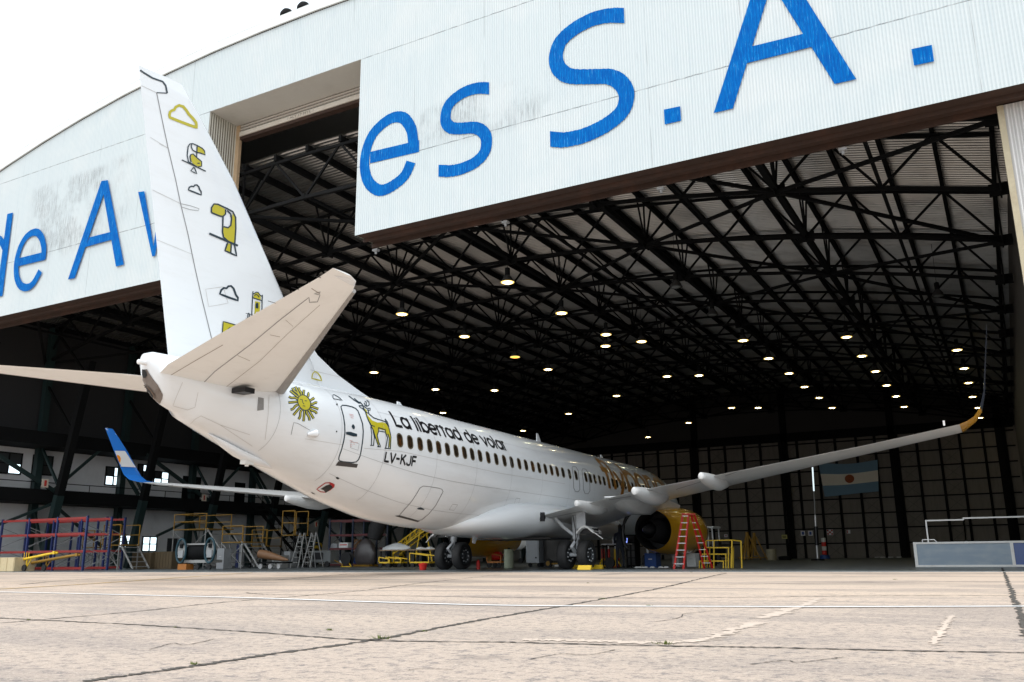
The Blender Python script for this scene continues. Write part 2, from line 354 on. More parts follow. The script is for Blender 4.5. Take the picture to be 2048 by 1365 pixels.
# lettering, height mark on the shutter beam
def text_mesh(txt, size, mat, name, parent, origin, xdir, zdir, off=0.0):
    cu = bpy.data.curves.new(name, 'FONT'); cu.body = txt; cu.size = size; cu.offset = off; cu.resolution_u = 3
    t = bpy.data.objects.new(name, cu); COL.objects.link(t)
    dg = bpy.context.evaluated_depsgraph_get(); dg.update(); me = bpy.data.meshes.new_from_object(t.evaluated_get(dg)); COL.objects.unlink(t); bpy.data.objects.remove(t)
    origin, xdir, zdir = Vector(origin), Vector(xdir), Vector(zdir)
    for vv in me.vertices: vv.co = origin + xdir*vv.co.x + zdir*vv.co.y
    me.materials.clear(); me.materials.append(mat)
    ob = bpy.data.objects.new(name, me); COL.objects.link(ob); ob.parent = parent; return ob
p0 = onY((574, 247), ys-.07); p1 = onY((640, 224), ys-.07)
text_mesh('! ALT.17 MTS. !', .2, paint('faded_black', (.16, .14, .11), .8, 0, .6, (.5, .46, .4), 6), 'height_mark', o, (p0.x, ys-.065, NS+.05), (1.3, 0, 0), (0, 0, 1))
# roof edge flashing
flm = paint('flashing', (.70, .73, .72), .45, 0, .12, (.4, .42, .42), .6)
m = M(); xs = np.linspace(-44, 26, 22)
for a, b in zip(xs[:-1], xs[1:]):
    if abs(a-XC) < .1: pass
    za, zb = rooftop(a), rooftop(b)
    P = [(a, YF-.10, za-.42), (b, YF-.10, zb-.42), (b, YF-.10, zb+.02), (a, YF-.10, za+.02), (a, YF+.3, za+.05), (b, YF+.3, zb+.05), (a, YF+.02, za-.42), (b, YF+.02, zb-.42)]
    m.add(P, [(0, 1, 2, 3), (3, 2, 5, 4), (6, 7, 1, 0)])
m.build('roof_flashing', flm, hangar)
m = M()
for a, b in zip(xs[:-1], xs[1:]): m.bar((a, YF-.004, rooftop(a)-.425), (b, YF-.004, rooftop(b)-.425), .008, .03)
for i in range(520):
    x = -44+i*.135
    if x < 26: m.bx((x, YF-.02, rooftop(x)-.47), (x+.07, YF-.005, rooftop(x)-.40))
m.build('flashing_gap', dark, hangar)
# rusty lintel girder under the facade
for x0, x1 in ((-44, NX0), (NX1, XR+1)):
    m = M(); m.bx((x0, YF+.02, ZD+.02), (x1, YF+1.25, ZD+.12)); m.bx((x0, YF+.55, ZD-.12), (x1, YF+.62, ZD+.018)); m.bx((x0, YF+1.15, ZD-.18), (x1, YF+1.25, ZD+.018))
    m.build('lintel_girder', rust, hangar)
    m = M(); m.bx((x0, YF+.10, ZD+.13), (x1, YF+1.2, ZD+1.4)); m.build('lintel_box', dark, hangar)
m = M().bx((NX1+.0, YF+.02, ZD+.0), (NX1+.06, YF+1.2, ZD+.4)); m.build('lintel_end', paint('grey_green', (.3, .32, .26), .6), hangar)
for x in (-4.35, 2.0, 8.4, 14.6): m = M(); m.tube([(x, YF+1.1, ZD-.3), (x, YF+1.1, ZD-.52)], .05, 8); m.box((x, YF+1.1, ZD-.36), (.25, .2, .08)); m.build('guide_roller', greyp, hangar)
# corrugated wall right of the opening, set back from the facade
rw = Mat('right_wall_sheet', (.66, .66, .65), .55); X5 = rw.xyz()[0]; w5 = rw.math('SINE', rw.math('MULTIPLY', X5, 2*math.pi/.18)); rw.mix(rw.ramp(w5, .1, -1, 0, .35), (.42, .43, .42)); rw.mix(rw.ramp(rw.noise(rw.coord((1, 1, .3)), 1, 5), .5, .8, 0, .3), (.5, .48, .44)); rw.bump(w5, 1, .04)
M().bx((19.22, YF+1.1, 0), (32, YF+1.25, ZD-.03)).build('door_panel', rw.done(), hangar)
M().bx((19.05, YF+1.08, 0), (19.22, YF+1.3, ZD-.03)).build('door_jamb', paint('jamb_cream', (.45, .40, .28), .7, 0, .4, (.18, .1, .05), 1), hangar)
M().bx((-44, YF+1.1, 0), (-38.3, YF+1.25, ZD)).build('door_panel', back, hangar)
# roof sheeting: real corrugations running across the building
rs = Mat('roof_sheet', (.45, .445, .43), .34, .9); rs.mix(rs.ramp(rs.noise(rs.coord((1, 1, 1)), .5, 5, .7), .45, .75, 0, .6), (.19, .185, .18)); rs = rs.done()
xs = np.linspace(-44, 26, 33); ysr = []
y = YF+2.1
while y < YR+.5:
    ysr += [(y, 0), (y+.10, 0), (y+.14, .075), (y+.23, .075)]; y += .27
V = np.array([[x, yy_, inroof(x)-.02+dz] for yy_, dz in ysr for x in xs]); nx = len(xs)
F = [(j*nx+i, j*nx+i+1, (j+1)*nx+i+1, (j+1)*nx+i) for j in range(len(ysr)-1) for i in range(nx-1)]
me = bpy.data.meshes.new('roof_sheeting'); me.from_pydata(V.tolist(), [], F); me.materials.append(rs)
ro = bpy.data.objects.new('roof_sheeting', me); COL.objects.link(ro); ro.parent = hangar
m = M()
for a, b in zip(xs[:-1], xs[1:]): m.add([(a, YF-.1, rooftop(a)+.03), (b, YF-.1, rooftop(b)+.03), (b, YR+.6, rooftop(b)+.03), (a, YR+.6, rooftop(a)+.03)], [(0, 1, 2, 3)])
m.build('roof_cover', flm, hangar)
# purlins, arched trusses, ties
NP = 28; PX = np.linspace(XL-.2, XR-.3, NP+1)
for x in PX: M().bx((x-.08, YF+2.15, inroof(x)-.36), (x+.08, YR, inroof(x)-.03)).build('purlin', dark, hangar)
def bz(x): return inroof(x)-2.75
TY = [-2.8+6.4*i for i in range(13)]
node = [PX[i] for i in range(0, NP+1, 2)]
for ti, ty in enumerate(TY):
    m = M()
    for i, (a, b) in enumerate(zip(node[:-1], node[1:])):
        mid = (a+b)/2
        m.bar((a, ty, inroof(a)-.5), (b, ty, inroof(b)-.5), .12, .14)
        m.bar((a, ty, bz(a)), (b, ty, bz(b)), .16, .16)
        m.bar((a, ty, bz(a)), (mid, ty, inroof(mid)-.45), .10); m.bar((mid, ty, inroof(mid)-.45), (b, ty, bz(b)), .10)
        if i % 2: m.bar((b, ty, bz(b)), (b, ty, inroof(b)-.45), .08)
        if i % 2: m.box((b, ty, bz(b)), (.8, .06, .5)); m.box((b, ty, bz(b)), (.06, .9, .4))
    m.build('roof_truss', dark, hangar)
for k, x in enumerate(node[1:-1]):
    m = M()
    if k % 2: m.bar((x, YF+2.1, bz(x)+.1), (x, TY[-1], bz(x)+.1), .26, .26)
    else: m.bar((x, YF+2.1, bz(x)+.1), (x, TY[-1], bz(x)+.1), .13, .13)
    for a, b in zip(TY[:-1], TY[1:]):
        mid = (a+b)/2
        if k % 2: m.bar((x, a, bz(x)+.05), (x, a+1.1, inroof(x)-.35), .08); m.bar((x, b, bz(x)+.05), (x, b-1.1, inroof(x)-.35), .08)
    m.build('roof_tie', dark, hangar)
m = M()
for i, (a, b) in enumerate(zip(TY[:-1], TY[1:])):
    for j in range(0, len(node)-2, 2):
        xa, xb = node[j], node[j+2]
        if (i+j//2) % 2 == 0: m.bar((xb, a, bz(xb)-.05), (xa, b, bz(xa)-.05), .14)
        else: m.bar((xa, a, bz(xa)-.05), (xb, b, bz(xb)-.05), .14)
m.build('plan_bracing', dark, hangar)
# roof vents near the crown
for px, py in ((572, 40), (606, 26)):
    c = onY((px, py), YF+.45); c.z = rooftop(c.x)+.02; c.y = YF+.5
    M().lathe(c, (0, 0, 1), [(0, .16), (.35, .16), (.36, .34), (.5, .33), (.68, .22), (.78, .06), (.8, .01)], 16, True).build('roof_vent', dark, hangar, True)
# rear wall: tall sheeted sliding doors with dark frame grid
rwm = Mat('rear_sheet', (.22, .195, .165), .7); rwm.mix(rwm.ramp(rwm.noise(rwm.coord((3, 1, .4)), 1, 5, .7), .4, .75, 0, .6), (.13, .11, .09)); rwm = rwm.done()
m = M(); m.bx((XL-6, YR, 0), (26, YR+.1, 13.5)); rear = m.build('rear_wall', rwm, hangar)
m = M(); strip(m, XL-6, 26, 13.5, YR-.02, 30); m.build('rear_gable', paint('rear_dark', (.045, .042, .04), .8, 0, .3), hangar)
m = M(); x = -36.9; k = 0
while x < XR: m.bx((x-.13, YR-.22, 0), (x+.13, YR-.03, 13.6)); x += (2.28, 1.98)[k % 2]; k += 1
m.build('rear_post', dark, rear)
m = M()
for i in range(1, 9): m.bx((XL, YR-.16, 1.62*i-.07), (XR, YR-.025, 1.62*i+.07))
m.build('rear_girt', dark, rear)
x = -36.9+2.28
while x < XR-4:
    m = M()
    for i in range(0, 8): m.bar((x, YR-.06, 1.62*i), (x+1.98, YR-.06, 1.62*(i+1)), .04); m.bar((x+1.98, YR-.06, 1.62*i), (x, YR-.06, 1.62*(i+1)), .04)
    x += 4.26
    m.build('rear_brace', paint('brace_brown', (.12, .105, .09), .7), rear)
m = M()
for x in (-15, -4.2, 7.5, 18): m.bx((x-.35, YR-.5, 0), (x+.35, YR-.2, rooftop(x)-1))
m.bx((XL, YR-.5, 13.3), (XR, YR-.24, 14.3)); m.build('rear_column', dark, rear)
# side walls
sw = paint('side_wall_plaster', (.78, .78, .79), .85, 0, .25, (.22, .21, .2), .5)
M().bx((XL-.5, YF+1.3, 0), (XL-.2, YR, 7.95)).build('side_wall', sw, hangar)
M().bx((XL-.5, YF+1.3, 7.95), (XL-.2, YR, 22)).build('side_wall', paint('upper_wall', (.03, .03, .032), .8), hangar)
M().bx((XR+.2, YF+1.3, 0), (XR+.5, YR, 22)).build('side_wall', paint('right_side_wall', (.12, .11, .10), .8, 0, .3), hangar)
M().bx((XL-.2, YF+1.6, 4.15), (XL+2.2, YR, 4.25)).build('mezzanine_deck', dark, hangar)
m = M(); m.bx((XL+2.0, YF+1.6, 4.2), (XL+2.25, YR, 4.98)); m.build('mezzanine_beam', dark, hangar)
m = M(); m.bx((XL-.2, YF+1.6, 7.75), (XL+2.4, YR, 8.6)); m.build('upper_beam', dark, hangar)
m = M()
for yy_ in np.arange(-1.5, 40, 2.1): m.tube([(XL+1.2, yy_, 4.26), (XL+1.2, yy_, 5.5)], .025, 6)
m.tube([(XL+1.2, YF+2, 5.5), (XL+1.2, 60, 5.5)], .03, 6); m.tube([(XL+1.2, YF+2, 4.9), (XL+1.2, 60, 4.9)], .02, 6); m.build('mezzanine_rail', dark, hangar)
m = M()
for yy_ in [3.6-6.38]+[3.6+6.4*i for i in range(11)]:
    pass
CY = [3.6+6.4*i for i in range(-1, 11)]
hzm = Mat('hazard_stripes', (.55, .36, .02), .6); Xh, Yh, Zh = hzm.xyz(); ww = hzm.math('FRACT', hzm.math('MULTIPLY', hzm.math('ADD', Zh, hzm.math('MULTIPLY', Yh, .8)), 2.2)); hzm.mix(hzm.ramp(ww, .49, .51), (.01, .01, .01)); hzm = hzm.done()
for i, cy in enumerate(CY):
    m = M(); m.bx((XL+.1, cy-.22, 0), (XL+.5, cy+.22, 16))
    lean = lambda z: XL+1.9+(z)*.21
    m.bar((lean(0), cy, 0), (lean(4.6), cy, 4.6), .40, .5)
    for z0, z1 in ((.6, 4), (4.9, 8)):
        m.bar((XL+.35, cy, z1), (lean(z0), cy, z0), .15)
    m.build('column', dgreen, hangar)
    m = M(); m.bar((lean(4.6), cy, 4.6), (lean(13.2), cy, 13.2), .38, .48)
    for z0, z1 in ((8.5, 12), (12.2, 16)): m.bar((XL+.35, cy, z1), (lean(z0), cy, z0), .13)
    m.build('upper_column', dark, hangar)
    if i in (5, 6, 7): m = M(); m.bar((lean(.02)+.0, cy, .02), (lean(1.9), cy, 1.9), .43, .53); m.build('hazard_band', hzm, hangar)
for i, (a, b) in enumerate(zip(CY[:-1], CY[1:])):
    m = M()
    if i % 2 == 1:
        m.bar((XL+2.3, a, 4.1), (XL+2.1, (a+b)/2+1.5, 1.0), .16); m.bar((XL+2.3, (a+b)/2+.5, 8.2), (XL+2.3, b, 5.0), .2); m.bar((XL+2.3, a, 5.0), (XL+2.3, (a+b)/2-.2, 7.8), .16)
    else:
        m.bar((XL+2.3, a+.3, 7.9), (XL+2.3, b, 4.9), .22); m.bar((XL+2.3, b, 4.1), (XL+2.1, a+2.0, 2.2), .16)
    m.build('wall_brace', dgreen, hangar)
# daylight windows in the side wall
pane = emis('daylight_pane', (.75, .92, 1.0), 1.5); dpane = paint('dark_pane', (.05, .055, .06), .2)
def side_window(px0, py0, px1, py1, lit):
    a, b = onX((px0, py0), XL-.2), onX((px1, py1), XL-.2); y0, y1 = sorted((a.y, b.y)); z0, z1 = sorted((a.z, b.z)); x = XL-.19
    m = M()
    for s_ in ((y0-.08, z0-.08, y1+.08, z0), (y0-.08, z1, y1+.08, z1+.08), (y0-.08, z0, y0, z1), (y1, z0, y1+.08, z1), ((y0+y1)/2-.04, z0, (y0+y1)/2+.04, z1), (y0, (z0+z1)/2-.03, y1, (z0+z1)/2+.03)):
        m.bx((x, s_[0], s_[1]), (x+.08, s_[2], s_[3]))
    w = m.build('window', dark, hangar)
    for j in range(4):
        ya = y0 if j % 2 == 0 else (y0+y1)/2+.04; yb = (y0+y1)/2-.04 if j % 2 == 0 else y1
        za = z0 if j < 2 else (z0+z1)/2+.03; zb = (z0+z1)/2-.03 if j < 2 else z1
        M().bx((x+.01, ya, za), (x+.03, yb, zb)).build('pane', pane if lit[j] else dpane, w)
side_window(-6, 905, 38, 948, (0, 1, 0, 0)); side_window(68, 912, 100, 950, (0, 0, 0, 0)); side_window(213, 935, 239, 971, (1, 1, 0, 1)); side_window(277, 930, 292, 956, (0, 0, 0, 1)); side_window(309, 944, 334, 972, (1, 1, 0, 1))
side_window(238, 1072, 259, 1095, (1, 1, 1, 1)); side_window(286, 1075, 310, 1102, (1, 1, 1, 1)); side_window(-90, 900, -60, 945, (1, 1, 0, 0))
for px, py, px1, py1, c in ((366, 952, 398, 1000, dark), (470, 965, 487, 1010, dark), (335, 1077, 352, 1105, dpane)):
    a, b = onX((px, py), XL-.2), onX((px1, py1), XL-.2); M().bx((XL-.2, a.y, min(a.z, b.z)), (XL-.12, b.y, max(a.z, b.z))).build('wall_door', c, hangar)
# red fire signs on the columns
sgw = paint('sign_cream', (.65, .58, .48), .6, 0, .1); sgr = paint('sign_red', (.5, .03, .02), .6, 0, .1)
def board(name, px, py, w, h, y, label, cols, axis='Y', x=None, group=None):
    c = onY((px, py), y) if axis == 'Y' else onX((px, py), x)
    if axis == 'Y': a = (c.x-w/2, y-.03, c.z-h/2); b = (c.x+w/2, y, c.z+h/2)
    else: a = (x, c.y-w/2, c.z-h/2); b = (x+.03, c.y+w/2, c.z+h/2)
    o = M().bx(a, b).build(name, cols[0]); tag(o, label, 'sign', group)
    for i, (u0, v0, u1, v1) in enumerate(cols[2]):
        if axis == 'Y': aa = (c.x-w/2+w*u0, y-.036-.002*i, c.z-h/2+h*v0); bb = (c.x-w/2+w*u1, y-.03, c.z-h/2+h*v1)
        else: aa = (x+.03, c.y-w/2+w*u0, c.z-h/2+h*v0); bb = (x+.036+.002*i, c.y-w/2+w*u1, c.z-h/2+h*v1)
        M().bx(aa, bb).build('sign_mark', cols[1], o)
    return o
board('extinguisher_sign', 90, 967, 0.45, 0.53, 0, 'cream extinguisher sign with red symbol on the leftmost leaning column', (sgw, sgr, [(.35, .15, .7, .85)]), 'X', XL+2.75, 'extinguisher signs on the columns')
board('extinguisher_sign', 408, 996, 0.45, 0.50, 0, 'cream extinguisher sign on the column behind the left wing', (sgw, sgr, [(.35, .15, .65, .85)]), 'X', XL+2.75, 'extinguisher signs on the columns')
board('extinguisher_sign', 632, 1049, 0.39, 0.50, 0, 'cream and red extinguisher sign on the striped leaning column under the fuselage', (sgw, sgr, [(.3, .15, .7, .85)]), 'X', XL+2.75, 'extinguisher signs on the columns')
ys_ = YR-.25
sb = paint('sign_blue', (.04, .10, .4), .5, 0, 0); sw_ = paint('sign_white', (.8, .8, .8), .5, 0, 0); sy = paint('sign_yellow', (.6, .55, .15), .5, 0, 0)
board('wall_sign', 1452, 1072, 0.39, 0.34, ys_, 'small white sign with red dot, leftmost on the rear wall', (sw_, sgr, [(.3, .3, .7, .7)]), group='signs on the rear wall')
board('wall_sign', 1569, 1074, 0.62, 0.45, ys_, 'pale yellow notice on the rear wall left of two blue signs', (sy, dark, [(.15, .55, .85, .7), (.15, .25, .85, .4)]), group='signs on the rear wall')
board('wall_sign', 1606, 1067, 0.50, 0.56, ys_, 'left one of two white signs with blue symbols', (sw_, sb, [(.25, .2, .75, .8)]), group='signs on the rear wall')
board('wall_sign', 1621, 1067, 0.50, 0.56, ys_, 'right one of two white signs with blue symbols', (sw_, sb, [(.25, .2, .75, .8)]), group='signs on the rear wall')
board('wall_sign', 1660, 1065, 0.67, 0.62, ys_, 'red and white hatched warning sign right of the white pole', (sw_, sgr, [(.05, .05, .3, .4), (.35, .35, .65, .65), (.7, .65, .95, .95), (.05, .65, .3, .95), (.7, .05, .95, .35)]), group='signs on the rear wall')
board('wall_sign', 1697, 1064, 0.39, 0.39, ys_, 'small pinkish sign, rightmost on the rear wall', (sw_, sgr, [(.1, .1, .35, .9)]), group='signs on the rear wall')

# painted letters on the facade
lm_ = Mat('blue_letter_paint', (.0, .125, .46), .8, 0, .08); s1 = lm_.noise(lm_.coord((26, 1, 1.6)), 1, 6, .8); Xl = lm_.xyz()[0]
lm_.mix(lm_.ramp(lm_.noise(lm_.coord((1, 1, 1)), 1.6, 4, .6), .4, .6, 0, .6), (.0, .085, .38))
lm_.mix(lm_.ramp(s1, .50, .60, 0, .7), (.0, .26, .66)); lm_.mix(lm_.ramp(s1, .60, .66, 0, .7), (.30, .52, .70))
wv = lm_.math('SINE', lm_.math('MULTIPLY', Xl, 2*math.pi/.105)); lm_.mix(lm_.ramp(wv, -.5, -1, 0, .35), (.004, .06, .30)); lm_.bump(wv, .55, .02); lm_ = lm_.done()
YL = YF-.012; LN = [0]
def flat_poly(m, P, y):
    """fill a polygon of plane points; scalloped by nothing, triangulated"""
    V = [Vector((p.x, y, p.z)) for p in P]; T = tessellate_polygon([[Vector((p.x, p.z, 0)) for p in P]])
    m.add(V, [tuple(t) for t in T])
def letter_poly(polys, name='painted_letter'):
    m = M(); LN[0] += .006
    for i, P in enumerate(polys): flat_poly(m, [onY(q, YF) for q in P], YL-LN[0]-.0015*i)
    return m.build(name, lm_, facade)
def stroke_plane(m, pts, w, y, n=10, closed=False):
    P = catmull([Vector((p.x, 0, p.z)) for p in pts], n, closed) if n > 1 else [Vector((p.x, 0, p.z)) for p in pts]
    if len(P) > 6: P = [P[0]]+[p for p in P[1:-1] if (p-P[0]).length > w*.5 and (p-P[-1]).length > w*.5]+[P[-1]]
    A = []; B = []
    for i, p in enumerate(P):
        d = (P[min(i+1, len(P)-1)]-P[max(i-1, 0)]).normalized(); nn = Vector((-d.z, 0, d.x))*w/2
        if i in (0, len(P)-1) and abs(d.x) > .6: nn = Vector((0, 0, math.copysign(w/2/abs(d.x), d.x)))
        j = random.uniform(-.012, .012); A.append((p.x+nn.x, y, p.z+nn.z+j)); B.append((p.x-nn.x, y, p.z-nn.z+j))
    k = len(P); m.add(A+B, [(i, i+1, k+i+1, k+i) for i in range(k-1)])
def letter_stroke(paths, sc, org, w):
    m = M(); LN[0] += .006
    for i, P in enumerate(paths): stroke_plane(m, [onY((org[0]+x/sc, org[1]+y/sc), YF) for x, y in P[0]], w*P[1] if len(P) > 1 else w, YL-LN[0]-.0015*i, 12 if len(P[0]) > 2 else 1)
    return m.build('painted_letter', lm_, facade)
def letter_px(polys, sc, org): return letter_poly([[(org[0]+x/sc, org[1]+y/sc) for x, y in P] for P in polys])
o1 = (700, 150); s1 = 5.46
letter_stroke([([(222, 908), (757, 782)], 1.05), ([(695, 815), (690, 720), (672, 600), (610, 495), (540, 462), (450, 478), (350, 545), (250, 655), (190, 790), (163, 930), (165, 1040), (190, 1140), (240, 1215), (320, 1262), (410, 1245), (530, 1170), (610, 1085), (668, 955)], 1)], s1, o1, .50)
letter_stroke([([(1522, 150), (1400, 148), (1280, 180), (1160, 250), (1080, 335), (1048, 430), (1052, 520), (1105, 578), (1200, 588), (1330, 580), (1420, 600), (1480, 660), (1494, 740), (1475, 840), (1405, 930), (1290, 1000), (1130, 1048), (970, 1050)], 1)], s1, o1, .50)
letter_stroke([([(920, 140), (800, 142), (690, 160), (570, 207), (440, 290), (355, 380), (320, 490), (333, 585), (395, 655), (490, 680), (650, 680), (780, 680), (870, 718), (928, 790), (940, 870), (910, 970), (825, 1060), (700, 1140), (560, 1200), (400, 1235), (268, 1230)], 1)], 4.404, (1040, 0), .60)
letter_px([[(1787, 627), (1880, 608), (1885, 690), (1792, 712)]], 2.844, (700, 0))
letter_px([[(115, 932), (272, 895), (600, -160), (535, -330), (500, -270)], [(1105, 695), (1282, 655), (665, -330), (535, -330), (508, -250)], [(420, 388), (850, 283), (915, 392), (385, 525)]], 4.096, (1400, 0))
letter_px([[(1733, 410), (1900, 375), (1918, 510), (1755, 545)]], 4.096, (1400, 0))
o2 = (0, 340); s2 = 4.267
letter_px([[(70, 380), (118, 368), (28, 1078), (-25, 1090)]], s2, o2); 
letter_stroke([([(60, 700), (20, 615), (-50, 575), (-120, 620), (-180, 740), (-200, 900), (-170, 1020), (-110, 1070), (-40, 1030), (10, 930)], 1)], s2, o2, .42)
letter_stroke([([(168, 792), (397, 735)], 1.15), ([(378, 768), (384, 670), (360, 575), (310, 535), (240, 570), (185, 660), (152, 780), (150, 900), (178, 980), (230, 1008), (290, 975), (353, 868)], 1)], s2, o2, .42)
letter_px([[(590, 940), (875, 100), (930, 92), (893, 215), (648, 928)], [(875, 100), (930, 92), (1068, 812), (1000, 830), (893, 215)], [(775, 580), (950, 535), (965, 600), (735, 665)]], s2, o2)
letter_px([[(1190, 195), (1243, 187), (1335, 738), (1310, 745)], [(1310, 745), (1335, 738), (1440, 120), (1390, 135)]], s2, o2)

# hanging lamps
LP = [(1015,563),(1123,625),(804,627),(929,672),(1212,668),(1211,691),(1283,682),(1030,713),(1096,738),(748,744),(871,778),(989,780),(1486,680),(1537,716),(1578,746),(1609,773),(1638,795),(1664,815),(1693,673),(1724,711),(1751,742),(1773,770),(1792,792),(1808,813),(1914,699),(1928,736),(1937,765),(1945,793),(1956,815),(1960,835),(1334,752),(1398,750),(1233,791),(1137,827),(886,825),(1046,861),(1463,815),(1516,815),(1377,845),(1296,874)]
lampc = emis('lamp_glow', (1, .84, .48), 20); lampo = emis('lamp_glow_orange', (1, .30, .03), 4); lampw = emis('lamp_glow_white', (.96, 1, .66), 18)
shade_m = paint('lamp_shade', (.05, .05, .05), .5, .2, .2)
def make_lamp():
    t = empty('high_bay_lamp', (0, 0, 0))
    M().lathe((0, 0, 0), (0, 0, 1), [(0, .31), (.12, .29), (.3, .17), (.36, .13)], 18, True).build('lamp_shade', shade_m, t, True)
    M().lathe((0, 0, -.03), (0, 0, 1), [(0, .19), (.01, .235), (.028, .24)], 18, True).build('lamp_glass', lampc, t)
    M().lathe((0, 0, -.02), (0, 0, 1), [(0, .24), (.0, .33), (.02, .34), (.03, .26)], 20).build('halo_ring', emis('halo_glow', (1, .66, .18), 1.3), t)  # glowing ring added to draw the warm halo round each lamp
    M().lathe((0, 0, .36), (0, 0, 1), [(0, .12), (.02, .13), (.38, .13), (.42, .04)], 12, True).build('ballast', dark, t, True)
    M().tube([(0, 0, .75), (0, 0, 1)], .012, 5).build('cable', dark, t)
    return t
lamp0 = make_lamp()
desc = ['nearest the door', 'second from the door edge', 'left of centre above the stabiliser', 'over the rear fuselage']
for i, q in enumerate(LP):
    t = lamp0 if i == 0 else copy_tree(lamp0)
    p = onZ(q, 14.0); t.location = (p.x, p.y, 14.0-.05)
    zt = bz(p.x)
    for c in kids(t):
        if c.name.startswith('cable'): c.scale = (1, 1, 1); c.location = (0, 0, 0); hh = zt-14.0+.05; me = c.data.copy(); c.data = me; z0 = min(v.co.z for v in me.vertices); z1 = max(v.co.z for v in me.vertices)
        if c.name.startswith('lamp_glass'): gl = c
        if c.name.startswith('cable'):
            for v in me.vertices:
                if v.co.z > (z0+z1)/2: v.co.z = hh
    if i == 7: gl.data = gl.data.copy(); gl.data.materials[0] = lampo
    elif i % 3 == 1: gl.data = gl.data.copy(); gl.data.materials[0] = lampw
    tag(t, 'placeholder', 'lamp', 'lamps hanging from the hangar roof')
    t['_q'] = i
LT = {0: 'lit lamp nearest the door, largest and highest in view', 1: 'lit lamp just right of and below the largest one', 2: 'lit lamp above the right stabiliser tip, leftmost of the front row', 3: 'lit lamp below and between the two front lamps', 4: 'upper of two lit lamps one right above the other', 5: 'lower of two lit lamps one right above the other', 6: 'lit lamp right beside the stacked pair', 7: 'orange glowing lamp, the only orange one', 8: 'lit lamp right below the orange one', 9: 'leftmost lit lamp beside the fin root', 10: 'lit lamp above the fuselage text', 11: 'lit lamp right of the one above the fuselage text'}
rows = {12: ('third', 6), 18: ('second', 6), 24: ('first', 6)}
ordn = ['nearest', 'second', 'third', 'fourth', 'fifth', 'farthest']
for st, nm in ((12, 'inner row left of two rows by the right wing'), (18, 'middle row between fin side and right wingtip rows'), (24, 'rightmost row beside the raised winglet')):
    for k in range(6): LT[st+k] = ordn[k]+' lamp of the '+nm
LT.update({30: 'left one of a level lamp pair in mid hangar', 31: 'right one of a level lamp pair in mid hangar', 32: 'lit lamp between the level pair and the fuselage top', 33: 'lit lamp just above the fuselage crown in the middle', 34: 'lit lamp touching the fuselage top above the painted words', 35: 'lit lamp just above the roof antenna of the airliner', 36: 'left one of two far lamps level with each other', 37: 'right one of two far lamps level with each other', 38: 'far lamp above the wing root, right of the lowest one', 39: 'lowest far lamp above the forward fuselage'})
for ob in bpy.data.objects:
    if '_q' in ob: ob['label'] = LT[ob['_q']]; del ob['_q']
# five unlit lamps close to the door
ul = [(1355, 575), (1425, 632), (1876, 595), (1610, 560), (900, 640)]
off = paint('dead_glass', (.3, .32, .32), .3)
for i, (q, lb) in enumerate(zip([(1352, 574), (1425, 630), (1876, 592)], ['unlit lamp with grey glass high in the middle of the roof', 'unlit lamp just right of and below the other dark one', 'unlit lamp high at the right near the door jamb'])):
    t = copy_tree(lamp0); p = onZ(q, 14.2); t.location = (p.x, p.y, 14.2); tag(t, lb, 'lamp', 'lamps hanging from the hangar roof')
    for c in kids(t):
        if c.name.startswith('lamp_glass'): c.data = c.data.copy(); c.data.materials[0] = off
        if c.name.startswith('halo_ring'): c.data = c.data.copy(); c.data.materials[0] = shade_m
# ---------------------------------------------------------------- the airliner (x right, y towards the nose, z up; tilted slightly nose down)
TLT = Matrix.Rotation(-.010, 3, 'X'); TLI = TLT.inverted()
plane = empty('airliner', (0, 0, 0), 'white twin-engine airliner with yellow engines, parked nose first in the hangar', 'airplane'); plane.rotation_euler = (-.010, 0, 0)
LC = TLI @ CP
def lray(q): return TLI @ ray(q)
def lX(q, x): v = lray(q); return LC + v*((x-LC.x)/v.x)
def lY(q, y): v = lray(q); return LC + v*((y-LC.y)/v.y)
TAB = [(19.6,2.95,2.85,.02,2.9),(19.5,3.2,2.6,.28,2.9),(19.2,3.5,2.35,.55,2.9),(18.6,3.95,2.0,.92,2.97),(17.6,4.45,1.7,1.33,3.1),(16,5.05,1.48,1.7,3.4),(14,5.33,1.41,1.85,3.53),(12,5.40,1.4,1.88,3.55),
(-5.4,5.43,1.40,1.88,3.55),(-7.4,5.46,1.43,1.87,3.57),(-9.4,5.46,1.60,1.82,3.64),(-11.4,5.44,2.02,1.70,3.78),(-13.4,5.42,2.62,1.46,4.0),(-15.4,5.4,3.24,1.12,4.25),(-16.6,5.37,3.62,.84,4.42),(-17.4,5.32,3.90,.64,4.53),(-17.9,5.24,4.12,.48,4.6)]
TA = np.array(TAB)[::-1]
_ys = np.arange(-17.9, 19.6, .02)
_sm = []
for i in range(1, 5):
    f_ = np.interp(_ys, TA[:, 0], TA[:, i]); k_ = np.ones(61)/61
    g_ = np.convolve(np.pad(f_, 30, mode='edge'), k_, 'valid'); wgt = np.clip((19.0-_ys)/1.5, 0, 1)*np.clip((_ys+17.9)/.6, 0, 1); _sm.append(f_*(1-wgt)+g_*wgt)
def sec(y): return [float(np.interp(y, _ys, a)) for a in _sm]
def fpt(y, a):
    zt, zb, hw, zc = sec(y); s_ = math.sin(a); return Vector((hw*math.cos(a), y, zc+(zt-zc)*s_ if s_ > 0 else zc+(zc-zb)*s_))
yl_ = list(np.concatenate([np.arange(-17.0, 16, .3), np.arange(16, 19.2, .2), np.arange(19.2, 19.6, .06), [19.598]]))
def endring(y, cz, hw, hh, sh): return [Vector((hw*math.cos(2*math.pi*k/72), y-sh*hh*math.sin(2*math.pi*k/72), cz+hh*math.sin(2*math.pi*k/72))) for k in range(72)]
